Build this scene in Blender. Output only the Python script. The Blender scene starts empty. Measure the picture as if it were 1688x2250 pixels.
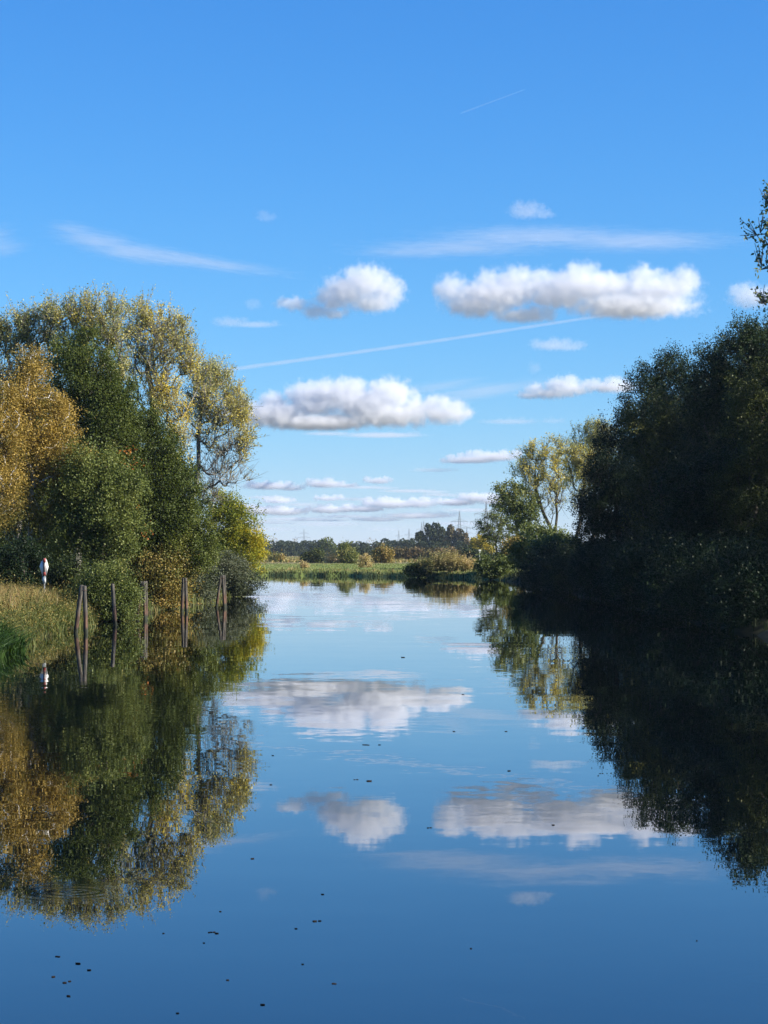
import bpy, math, random
import numpy as np
from mathutils import Vector, Matrix

SC = bpy.context.scene
COL = SC.collection
random.seed(7)
RAD = math.radians

# ------------------------------------------------------------------ camera
F, EYE, VH, UC = 5000.0, 3.0, 1216.0, 844.0      # focal length and horizon in photo pixels, eye height in metres
cam = bpy.data.cameras.new('camera')
cam_o = bpy.data.objects.new('camera', cam)
COL.objects.link(cam_o)
SC.camera = cam_o
cam.sensor_fit = 'HORIZONTAL'
cam.sensor_width = 36.0
cam.lens = F / 1688 * 36
cam.shift_y = (VH - 1125) / 1688
cam.clip_start, cam.clip_end = 0.5, 60000
cam_o.location = (0, 0, EYE)
cam_o.rotation_euler = (RAD(90), 0, 0)

# ------------------------------------------------------------------ sky, sun, exposure
EL, AZ = RAD(30), RAD(104)
world = bpy.data.worlds.new('World')
SC.world = world
world.use_nodes = True
wn, wl = world.node_tree.nodes, world.node_tree.links
bg = wn['Background']
sky = wn.new('ShaderNodeTexSky')
sky.sky_type = 'NISHITA'
sky.sun_disc = False
sky.sun_elevation, sky.sun_rotation = EL, AZ
sky.air_density, sky.dust_density, sky.ozone_density = 1.0, 0.0, 10.0
sep = wn.new('ShaderNodeSeparateColor')
com = wn.new('ShaderNodeCombineColor')
wl.new(sky.outputs[0], sep.inputs[0])
for i, (k, g) in enumerate(((0.50, 1.38), (0.84, 1.0), (1.60, 0.70))):
    p = wn.new('ShaderNodeMath'); p.operation = 'POWER'; p.inputs[1].default_value = g
    m = wn.new('ShaderNodeMath'); m.operation = 'MULTIPLY'; m.inputs[1].default_value = k
    wl.new(sep.outputs[i], p.inputs[0]); wl.new(p.outputs[0], m.inputs[0]); wl.new(m.outputs[0], com.inputs[i])
wl.new(com.outputs[0], bg.inputs[0])
bg.inputs[1].default_value = 0.0725

sun = bpy.data.lights.new('sun', 'SUN')
sun.energy, sun.angle, sun.color = 5.0, RAD(0.53), (1.0, 0.93, 0.82)
sun_o = bpy.data.objects.new('sun', sun)
COL.objects.link(sun_o)
sun_o.rotation_euler = Vector((math.sin(AZ) * math.cos(EL), math.cos(AZ) * math.cos(EL), math.sin(EL))).to_track_quat('Z', 'Y').to_euler()

vs = SC.view_settings
vs.view_transform = 'Standard'
vs.look = 'None'
vs.gamma = 1.0
vs.use_curve_mapping = False
vs.exposure = 1.30
cy = SC.cycles
cy.use_denoising = True
cy.max_bounces = 10
cy.diffuse_bounces = 3
cy.glossy_bounces = 3
cy.transmission_bounces = 4
cy.volume_bounces = 7
cy.caustics_reflective = False
cy.caustics_refractive = False
cy.sample_clamp_indirect = 8.0

# ------------------------------------------------------------------ helpers
def at(u, v, D):
    """world point seen at photo pixel (u, v), D metres away"""
    return np.array(((u - UC) / F * D, D, EYE + (VH - v) / F * D))

def tag(o, label=None, cat=None, group=None, kind=None):
    if label: o['label'] = label
    if cat: o['category'] = cat
    if group: o['group'] = group
    if kind: o['kind'] = kind
    return o

def link(o, parent=None):
    COL.objects.link(o)
    if parent is not None: o.parent = parent
    return o

def empty(name, loc, label=None, cat=None, group=None):
    o = bpy.data.objects.new(name, None)
    o.empty_display_size = 0.3
    o.location = loc
    link(o)
    return tag(o, label, cat, group)

def np_mesh(name, verts, faces, mats, tint=None, mat_idx=None, smooth=False):
    """verts (n,3); faces (m,k) array with one k, or a list of such arrays"""
    me = bpy.data.meshes.new(name)
    if isinstance(faces, np.ndarray): faces = [faces]
    faces = [f for f in faces if len(f)]
    verts = np.asarray(verts, np.float32)
    me.vertices.add(len(verts))
    me.vertices.foreach_set('co', verts.ravel())
    nl = sum(f.size for f in faces)
    me.loops.add(nl)
    me.loops.foreach_set('vertex_index', np.concatenate([f.ravel() for f in faces]).astype(np.int32))
    cnt = np.concatenate([np.full(len(f), f.shape[1]) for f in faces])
    st = np.concatenate(([0], np.cumsum(cnt)[:-1])).astype(np.int32)
    me.polygons.add(len(cnt))
    me.polygons.foreach_set('loop_start', st)
    for m in (mats if isinstance(mats, (list, tuple)) else [mats]): me.materials.append(m)
    if mat_idx is not None: me.polygons.foreach_set('material_index', np.asarray(mat_idx, np.int32))
    if smooth: me.polygons.foreach_set('use_smooth', np.ones(len(cnt), bool))
    if tint is not None:
        a = me.attributes.new('tint', 'FLOAT', 'FACE')
        a.data.foreach_set('value', np.asarray(tint, np.float32))
    me.update(calc_edges=True)
    return me

def obj(name, me, parent=None):
    return link(bpy.data.objects.new(name, me), parent)

def tubes(P0, P1, R0, R1, sides=5):
    """one tapered prism per segment"""
    P0, P1 = np.asarray(P0, float).reshape(-1, 3), np.asarray(P1, float).reshape(-1, 3)
    R0, R1 = np.asarray(R0, float).reshape(-1), np.asarray(R1, float).reshape(-1)
    n = len(P0)
    d = P1 - P0
    d /= np.maximum(np.linalg.norm(d, axis=1, keepdims=True), 1e-9)
    ref = np.where(np.abs(d[:, 2:3]) > 0.9, np.array([[1., 0, 0]]), np.array([[0, 0, 1.]]))
    a = np.cross(d, ref); a /= np.linalg.norm(a, axis=1, keepdims=True)
    b = np.cross(d, a)
    t = np.arange(sides) / sides * 2 * np.pi
    ring = a[:, None, :] * np.cos(t)[None, :, None] + b[:, None, :] * np.sin(t)[None, :, None]
    V = np.concatenate((P0[:, None] + ring * R0[:, None, None], P1[:, None] + ring * R1[:, None, None]), axis=1).reshape(-1, 3)
    i = np.arange(sides); j = (i + 1) % sides
    f = np.stack((i, j, j + sides, i + sides), axis=1)
    Fq = (f[None] + (np.arange(n) * 2 * sides)[:, None, None]).reshape(-1, 4)
    return V, Fq

class MB:
    """collects prisms and boxes into one mesh"""
    def __init__(s): s.V, s.F, s.n = [], [], 0
    def add(s, V, Fc):
        s.V.append(np.asarray(V, float)); s.F.append(np.asarray(Fc, int) + s.n); s.n += len(V); return s
    def tube(s, pts, rad, sides=8, cap=True):
        pts = np.asarray(pts, float)
        rad = np.full(len(pts), rad) if np.isscalar(rad) else np.asarray(rad, float)
        V, Fq = tubes(pts[:-1], pts[1:], rad[:-1], rad[1:], sides)
        s.add(V, Fq)
        return s
    def box(s, lo, hi):
        x0, y0, z0 = lo; x1, y1, z1 = hi
        V = [(x0,y0,z0),(x1,y0,z0),(x1,y1,z0),(x0,y1,z0),(x0,y0,z1),(x1,y0,z1),(x1,y1,z1),(x0,y1,z1)]
        return s.add(V, [(0,3,2,1),(4,5,6,7),(0,1,5,4),(1,2,6,5),(2,3,7,6),(3,0,4,7)])
    def plate(s, pts, y0, y1):
        """outline in x,z extruded from y0 to y1"""
        n = len(pts)
        V = [(x, y0, z) for x, z in pts] + [(x, y1, z) for x, z in pts]
        s.V.append(np.array(V)); base = s.n; s.n += 2 * n
        s.poly = getattr(s, 'poly', [])
        s.poly += [[base + i for i in range(n)], [base + n + i for i in reversed(range(n))]]
        s.F.append(np.array([(base + i, base + n + i, base + n + (i + 1) % n, base + (i + 1) % n) for i in range(n)]))
        return s
    def build(s, name, mat, parent=None, smooth=False):
        V = np.concatenate(s.V)
        fl = [np.concatenate(s.F)]
        for p in getattr(s, 'poly', []): fl.append(np.array([p]))
        me = np_mesh(name, V, fl, mat, smooth=smooth)
        return obj(name, me, parent)

# ------------------------------------------------------------------ materials
def mat_new(name):
    m = bpy.data.materials.new(name)
    m.use_nodes = True
    return m, m.node_tree.nodes, m.node_tree.links, m.node_tree.nodes['Principled BSDF']

def ramp(nodes, stops):
    r = nodes.new('ShaderNodeValToRGB')
    e = r.color_ramp.elements
    e[0].position, e[0].color = stops[0][0], (*stops[0][1], 1)
    e[1].position, e[1].color = stops[-1][0], (*stops[-1][1], 1)
    for p, c in stops[1:-1]:
        x = e.new(p); x.color = (*c, 1)
    return r

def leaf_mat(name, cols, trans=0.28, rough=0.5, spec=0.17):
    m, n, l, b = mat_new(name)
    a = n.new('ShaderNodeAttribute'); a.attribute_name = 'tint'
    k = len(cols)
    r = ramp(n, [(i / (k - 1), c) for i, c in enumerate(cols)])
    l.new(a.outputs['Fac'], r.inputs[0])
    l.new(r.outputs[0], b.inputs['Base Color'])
    b.inputs['Roughness'].default_value = rough
    b.inputs['Specular IOR Level'].default_value = spec
    t = n.new('ShaderNodeBsdfTranslucent')
    g = n.new('ShaderNodeMix'); g.data_type = 'RGBA'; g.blend_type = 'MULTIPLY'; g.inputs[0].default_value = 1
    l.new(r.outputs[0], g.inputs[6]); g.inputs[7].default_value = (1.2, 1.15, 0.6, 1)
    l.new(g.outputs[2], t.inputs[0])
    x = n.new('ShaderNodeMixShader'); x.inputs[0].default_value = trans
    l.new(b.outputs[0], x.inputs[1]); l.new(t.outputs[0], x.inputs[2])
    l.new(x.outputs[0], n['Material Output'].inputs[0])
    return m

def noise_mat(name, stops, scale=3.0, detail=5, rough=0.9, stretch=(1, 1, 1), bump=0.0, spec=0.25):
    m, n, l, b = mat_new(name)
    tc = n.new('ShaderNodeTexCoord'); mp = n.new('ShaderNodeMapping'); mp.inputs['Scale'].default_value = stretch
    nz = n.new('ShaderNodeTexNoise'); nz.inputs['Scale'].default_value = scale; nz.inputs['Detail'].default_value = detail
    l.new(tc.outputs['Object'], mp.inputs[0]); l.new(mp.outputs[0], nz.inputs[0])
    r = ramp(n, stops)
    l.new(nz.outputs[0], r.inputs[0]); l.new(r.outputs[0], b.inputs['Base Color'])
    b.inputs['Roughness'].default_value = rough
    b.inputs['Specular IOR Level'].default_value = spec
    if bump:
        bp = n.new('ShaderNodeBump'); bp.inputs['Strength'].default_value = 0.8; bp.inputs['Distance'].default_value = bump
        l.new(nz.outputs[0], bp.inputs['Height']); l.new(bp.outputs[0], b.inputs['Normal'])
    return m

def flat_mat(name, c, rough=0.5, metal=0.0):
    m, n, l, b = mat_new(name)
    b.inputs['Base Color'].default_value = (*c, 1); b.inputs['Roughness'].default_value = rough; b.inputs['Metallic'].default_value = metal
    return m

BARK = noise_mat('bark_grey', [(0.3, (0.03, 0.026, 0.02)), (0.7, (0.09, 0.078, 0.062))], 6, stretch=(1, 1, 0.25), bump=0.02)
BARK_PALE = noise_mat('bark_poplar', [(0.3, (0.10, 0.095, 0.08)), (0.7, (0.24, 0.225, 0.19))], 5, stretch=(1, 1, 0.3), bump=0.02)
BARK_BIRCH = noise_mat('bark_birch', [(0.36, (0.05, 0.045, 0.04)), (0.44, (0.55, 0.53, 0.49)), (0.8, (0.68, 0.66, 0.62))], 3, stretch=(0.6, 0.6, 2.2))
L_POPLAR = leaf_mat('leaf_poplar', [(0.14, 0.17, 0.07), (0.24, 0.265, 0.11), (0.39, 0.36, 0.13), (0.52, 0.45, 0.11), (0.60, 0.48, 0.06)], 0.42, 0.45, 0.28)
L_BIRCH = leaf_mat('leaf_birch', [(0.075, 0.085, 0.022), (0.16, 0.135, 0.035), (0.26, 0.185, 0.045), (0.36, 0.25, 0.055), (0.47, 0.34, 0.10)], 0.3)
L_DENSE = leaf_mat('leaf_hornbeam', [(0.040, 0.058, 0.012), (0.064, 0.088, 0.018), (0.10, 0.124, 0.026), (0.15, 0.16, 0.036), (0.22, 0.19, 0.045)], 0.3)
L_ORANGE = leaf_mat('leaf_orange', [(0.26, 0.085, 0.02), (0.38, 0.13, 0.03), (0.38, 0.19, 0.04)], 0.35)
L_HAZEL = leaf_mat('leaf_hazel', [(0.06, 0.084, 0.022), (0.095, 0.122, 0.030), (0.135, 0.158, 0.04), (0.20, 0.205, 0.055), (0.25, 0.21, 0.05)], 0.28)
L_LIME = leaf_mat('leaf_lime', [(0.07, 0.10, 0.02), (0.13, 0.17, 0.025), (0.22, 0.24, 0.03), (0.36, 0.32, 0.03), (0.45, 0.36, 0.03)], 0.4)
L_WILLOW = leaf_mat('leaf_willow', [(0.05, 0.068, 0.038), (0.085, 0.10, 0.06), (0.12, 0.135, 0.085), (0.15, 0.15, 0.08)], 0.25)
L_BRAMBLE = leaf_mat('leaf_bramble', [(0.06, 0.075, 0.022), (0.11, 0.115, 0.032), (0.19, 0.155, 0.04), (0.26, 0.17, 0.045), (0.2, 0.21, 0.065)], 0.25)
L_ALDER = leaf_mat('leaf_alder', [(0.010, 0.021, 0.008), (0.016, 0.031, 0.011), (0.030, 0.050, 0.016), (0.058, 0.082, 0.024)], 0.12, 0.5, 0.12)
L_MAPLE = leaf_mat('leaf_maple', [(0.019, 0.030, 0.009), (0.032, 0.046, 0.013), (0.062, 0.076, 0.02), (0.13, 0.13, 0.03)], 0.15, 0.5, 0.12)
L_FAR = leaf_mat('leaf_far_wood', [(0.022, 0.034, 0.017), (0.034, 0.048, 0.021), (0.05, 0.062, 0.026), (0.075, 0.075, 0.03)], 0.15, 0.6, 0.2)
L_FARBROWN = leaf_mat('leaf_far_autumn', [(0.06, 0.06, 0.03), (0.10, 0.085, 0.04), (0.15, 0.11, 0.05), (0.17, 0.11, 0.06)], 0.2, 0.6, 0.2)
L_FARPALE = leaf_mat('leaf_far_bare', [(0.16, 0.14, 0.10), (0.24, 0.20, 0.15), (0.28, 0.25, 0.2)], 0.2, 0.6, 0.2)
L_YELLOW = leaf_mat('leaf_yellow', [(0.20, 0.19, 0.03), (0.36, 0.30, 0.03), (0.48, 0.36, 0.03)], 0.35)
L_TAN = leaf_mat('leaf_tan', [(0.18, 0.19, 0.07), (0.30, 0.26, 0.11), (0.42, 0.33, 0.16), (0.44, 0.33, 0.18)], 0.35)
GRASS_MIX = leaf_mat('grass_mixed', [(0.06, 0.088, 0.022), (0.105, 0.125, 0.033), (0.175, 0.165, 0.052), (0.27, 0.215, 0.085), (0.29, 0.17, 0.08)], 0.3, 0.5)
GRASS_MEADOW = leaf_mat('grass_meadow', [(0.10, 0.14, 0.035), (0.15, 0.185, 0.05), (0.22, 0.23, 0.08), (0.30, 0.27, 0.12)], 0.3, 0.6, 0.15)
GRASS_PAINTED_SHADE = leaf_mat('grass_painted_shade', [(0.02, 0.03, 0.01), (0.04, 0.05, 0.016)], 0.2, 0.6, 0.1)  # dark grass for both banks, shade painted into the blade colour
GRASS_GREEN = leaf_mat('grass_sedge', [(0.022, 0.055, 0.012), (0.04, 0.085, 0.018), (0.07, 0.125, 0.028)], 0.3, 0.5)

# ------------------------------------------------------------------ river banks and terrain
LB = np.array([(-60, -13.0), (40, -12.2), (67, -11.5), (80, -12.4), (94, -12.6), (112, -12.2), (137, -11.2), (178, -10.9), (192, -12.0), (202, -18), (208, -60), (214, -900)], float)
RB = np.array([(-60, 13.2), (80, 13.6), (120, 14.2), (160, 14.4), (225, 13.9), (262, 13.2), (300, 12.0)], float)
FB = np.array([(-900, 420), (-60, 335), (-19, 313), (-5, 300), (4, 284), (8, 279), (12.5, 272), (14, 266), (20, 240), (900, 238)], float)
def wob(t, s=1.0): return s * (0.35 * np.sin(t * 0.61 + 1.3) + 0.25 * np.sin(t * 1.37) + 0.15 * np.sin(t * 2.9 + 0.7))
def land(x, y):
    x, y = np.asarray(x, float), np.asarray(y, float)
    dl = np.minimum(np.interp(y, LB[:, 0], LB[:, 1]) + wob(y) - x, 206 - y)
    dr = x - np.interp(y, RB[:, 0], RB[:, 1]) - wob(y + 40)
    df = (y - np.interp(x, FB[:, 0], FB[:, 1]) - wob(x * 2.0, 2.0)) * 0.8
    return np.maximum(np.maximum(dl, dr), df), dl, dr, df
def ground_z(x, y):
    d, dl, dr, df = land(x, y)
    x, y = np.asarray(x, float), np.asarray(y, float)
    z = np.where(d < 0, np.maximum(-1.6, d * 0.6), 0.75 * (1 - np.exp(-np.maximum(d, 0) * 0.9)) + np.where(y > 230, 0.006, 0.012) * np.clip(d, 0, 15))
    z = z + 0.07 * np.sin(x * 0.9 + y * 0.13) * np.cos(y * 0.31) * (d > 1)
    z = z + np.clip((y - 320) / 1000, 0, 1) * 0.55
    return z

def spaced(stops):
    out = []
    for a, b, s in stops: out.append(np.arange(a, b, s))
    return np.unique(np.round(np.concatenate(out), 3))
gx = spaced([(-6400, -400, 600), (-400, -60, 34), (-60, -26, 2.0), (-26, 26, 0.7), (26, 60, 2.0), (60, 400, 34), (400, 6401, 600)])
gy = spaced([(-60, 40, 10), (40, 210, 1.0), (210, 345, 1.2), (345, 600, 12), (600, 1600, 60), (1600, 6401, 480)])
X, Y = np.meshgrid(gx, gy)
Z = ground_z(X, Y)
V = np.stack((X, Y, Z), -1).reshape(-1, 3)
nx, ny = len(gx), len(gy)
ii = (np.arange(ny - 1)[:, None] * nx + np.arange(nx - 1)[None]).reshape(-1)
FQ = np.stack((ii, ii + 1, ii + nx + 1, ii + nx), 1)

m, n, l, b = mat_new('ground_soil_and_meadow')
geo = n.new('ShaderNodeNewGeometry'); sx = n.new('ShaderNodeSeparateXYZ'); l.new(geo.outputs['Position'], sx.inputs[0])
def nnode(scale, detail=5, stretch=(1, 1, 1), N=n, L=l, src=geo.outputs['Position']):
    mp = N.new('ShaderNodeMapping'); mp.inputs['Scale'].default_value = stretch; L.new(src, mp.inputs[0])
    z = N.new('ShaderNodeTexNoise'); z.inputs['Scale'].default_value = scale; z.inputs['Detail'].default_value = detail
    L.new(mp.outputs[0], z.inputs[0]); return z.outputs[0]
def mth(op, a, b_=None, c=None, N=n, L=l, clamp=False):
    q = N.new('ShaderNodeMath'); q.operation = op; q.use_clamp = clamp
    for i, v in enumerate((a, b_, c)):
        if v is None: continue
        if isinstance(v, (int, float)): q.inputs[i].default_value = v
        else: L.new(v, q.inputs[i])
    return q.outputs[0]
soil = ramp(n, [(0.3, (0.022, 0.021, 0.011)), (0.55, (0.04, 0.04, 0.018)), (0.75, (0.065, 0.06, 0.028))]); l.new(nnode(1.2), soil.inputs[0])
mead = ramp(n, [(0.28, (0.10, 0.14, 0.035)), (0.5, (0.135, 0.17, 0.045)), (0.72, (0.18, 0.20, 0.07))]); l.new(nnode(0.12, 6, (1, 0.35, 1)), mead.inputs[0])
rough_g = ramp(n, [(0.3, (0.10, 0.105, 0.045)), (0.5, (0.17, 0.15, 0.075)), (0.7, (0.22, 0.17, 0.10))]); l.new(nnode(0.05, 7, (1, 0.12, 1)), rough_g.inputs[0])
edge = mth('MULTIPLY_ADD', nnode(0.03, 4), 160.0, sx.outputs['Y'])
f1 = n.new('ShaderNodeMapRange'); l.new(edge, f1.inputs[0]); f1.inputs[1].default_value = 500; f1.inputs[2].default_value = 545
f0 = n.new('ShaderNodeMapRange'); l.new(sx.outputs['Y'], f0.inputs[0]); f0.inputs[1].default_value = 235; f0.inputs[2].default_value = 300
mx1 = n.new('ShaderNodeMix'); mx1.data_type = 'RGBA'; l.new(f1.outputs[0], mx1.inputs[0]); l.new(mead.outputs[0], mx1.inputs[6]); l.new(rough_g.outputs[0], mx1.inputs[7])
mx0 = n.new('ShaderNodeMix'); mx0.data_type = 'RGBA'; l.new(f0.outputs[0], mx0.inputs[0]); l.new(soil.outputs[0], mx0.inputs[6]); l.new(mx1.outputs[2], mx0.inputs[7])
l.new(mx0.outputs[2], b.inputs['Base Color']); b.inputs['Roughness'].default_value = 0.95; b.inputs['Specular IOR Level'].default_value = 0.1
tag(obj('ground', np_mesh('ground', V, FQ, m, smooth=True)), 'river banks and the flat green meadow beyond the water', kind='structure')

# ------------------------------------------------------------------ water
m, n, l, b = mat_new('river_water')
geo = n.new('ShaderNodeNewGeometry'); sx = n.new('ShaderNodeSeparateXYZ'); l.new(geo.outputs['Position'], sx.inputs[0])
b.inputs['Base Color'].default_value = (0.0008, 0.002, 0.003, 1)
b.inputs['Roughness'].default_value = 0.0
b.inputs['IOR'].default_value = 1.47
def ncol(scale, detail, stretch):
    mp = n.new('ShaderNodeMapping'); mp.inputs['Scale'].default_value = stretch; l.new(geo.outputs['Position'], mp.inputs[0])
    z = n.new('ShaderNodeTexNoise'); z.inputs['Scale'].default_value = scale; z.inputs['Detail'].default_value = detail
    l.new(mp.outputs[0], z.inputs[0])
    s = n.new('ShaderNodeVectorMath'); s.operation = 'SUBTRACT'; l.new(z.outputs['Color'], s.inputs[0]); s.inputs[1].default_value = (0.5, 0.5, 0.5)
    return s.outputs[0]
def gauss(cx, cy_, rx, ry):
    a = mth('POWER', mth('ABSOLUTE', mth('DIVIDE', mth('SUBTRACT', sx.outputs['X'], cx, N=n, L=l), rx, N=n, L=l), N=n, L=l), 2.0, N=n, L=l)
    c = mth('POWER', mth('ABSOLUTE', mth('DIVIDE', mth('SUBTRACT', sx.outputs['Y'], cy_, N=n, L=l), ry, N=n, L=l), N=n, L=l), 2.0, N=n, L=l)
    return mth('EXPONENT', mth('MULTIPLY', mth('ADD', a, c, N=n, L=l), -1.0, N=n, L=l), N=n, L=l)
mp = n.new('ShaderNodeMapping'); mp.inputs['Scale'].default_value = (0.10, 0.05, 1); l.new(geo.outputs['Position'], mp.inputs[0])
pz = n.new('ShaderNodeTexNoise'); pz.inputs['Scale'].default_value = 1.0; pz.inputs['Detail'].default_value = 3; l.new(mp.outputs[0], pz.inputs[0])
pm = n.new('ShaderNodeMapRange'); pm.interpolation_type = 'SMOOTHSTEP'; l.new(pz.outputs[0], pm.inputs[0]); pm.inputs[1].default_value = 0.45; pm.inputs[2].default_value = 0.68
patch = mth('ADD', mth('MULTIPLY', pm.outputs[0], 0.6, N=n, L=l), gauss(-6.5, 44, 4.2, 11), N=n, L=l)
amp_f = mth('MULTIPLY_ADD', patch, 0.0150, 0.0013, N=n, L=l)      # slope of the finest ripples
def scale_v(v, s):
    q = n.new('ShaderNodeVectorMath'); q.operation = 'SCALE'; l.new(v, q.inputs[0])
    if isinstance(s, (int, float)): q.inputs['Scale'].default_value = s
    else: l.new(s, q.inputs['Scale'])
    return q.outputs[0]
def add_v(a, c):
    q = n.new('ShaderNodeVectorMath'); q.operation = 'ADD'; l.new(a, q.inputs[0]); l.new(c, q.inputs[1]); return q.outputs[0]
slope = add_v(scale_v(ncol(3.2, 2, (0.8, 1, 1)), amp_f), scale_v(ncol(0.55, 1, (0.35, 1, 1)), 0.0046))
slope = add_v(slope, scale_v(ncol(1.3, 1, (0.5, 1, 1)), 0.0032))
# two rings left by a fish or a falling leaf
for (cx, cy_, rr, wl_, a_) in ((-2.75, 20.2, 0.42, 0.15, 0.0055), (-1.5, 20.9, 0.3, 0.13, 0.003), (2.7, 16.0, 0.35, 0.14, 0.003)):
    dx = mth('SUBTRACT', sx.outputs['X'], cx, N=n, L=l); dy = mth('SUBTRACT', sx.outputs['Y'], cy_, N=n, L=l)
    r2 = mth('SQRT', mth('ADD', mth('MULTIPLY', dx, dx, N=n, L=l), mth('MULTIPLY', dy, dy, N=n, L=l), N=n, L=l), N=n, L=l)
    env = mth('EXPONENT', mth('MULTIPLY', mth('POWER', mth('DIVIDE', r2, rr, N=n, L=l), 2.0, N=n, L=l), -1.0, N=n, L=l), N=n, L=l)
    wv = mth('MULTIPLY', mth('MULTIPLY', mth('SINE', mth('MULTIPLY', r2, 6.2832 / wl_, N=n, L=l), N=n, L=l), env, N=n, L=l), a_, N=n, L=l)
    cv = n.new('ShaderNodeCombineXYZ')
    l.new(mth('MULTIPLY', wv, mth('DIVIDE', dx, r2, N=n, L=l), N=n, L=l), cv.inputs[0])
    l.new(mth('MULTIPLY', wv, mth('DIVIDE', dy, r2, N=n, L=l), N=n, L=l), cv.inputs[1])
    slope = add_v(slope, cv.outputs[0])
fl = n.new('ShaderNodeVectorMath'); fl.operation = 'MULTIPLY'; l.new(slope, fl.inputs[0]); fl.inputs[1].default_value = (1, 1, 0)
up = n.new('ShaderNodeVectorMath'); up.operation = 'ADD'; l.new(fl.outputs[0], up.inputs[0]); up.inputs[1].default_value = (0, 0, 1)
nn = n.new('ShaderNodeVectorMath'); nn.operation = 'NORMALIZE'; l.new(up.outputs[0], nn.inputs[0])
l.new(nn.outputs[0], b.inputs['Normal'])
wx = np.array([(-900, -60, 0), (900, -60, 0), (900, 430, 0), (-900, 430, 0)], float)
tag(obj('river_water', np_mesh('river_water', wx, np.array([[0, 1, 2, 3]]), m)), 'calm blue river reflecting the sky, clouds and trees', kind='structure')

# ------------------------------------------------------------------ clouds
def cloud_mat(name, dens, aniso=0.25):
    m = bpy.data.materials.new(name); m.use_nodes = True
    n = m.node_tree.nodes; n.clear()
    o = n.new('ShaderNodeOutputMaterial'); p = n.new('ShaderNodeVolumePrincipled')
    m.node_tree.links.new(p.outputs[0], o.inputs['Volume'])
    p.inputs['Density'].default_value = dens
    p.inputs['Color'].default_value = (0.855, 0.87, 0.90, 1)
    p.inputs['Anisotropy'].default_value = aniso
    return m

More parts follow.
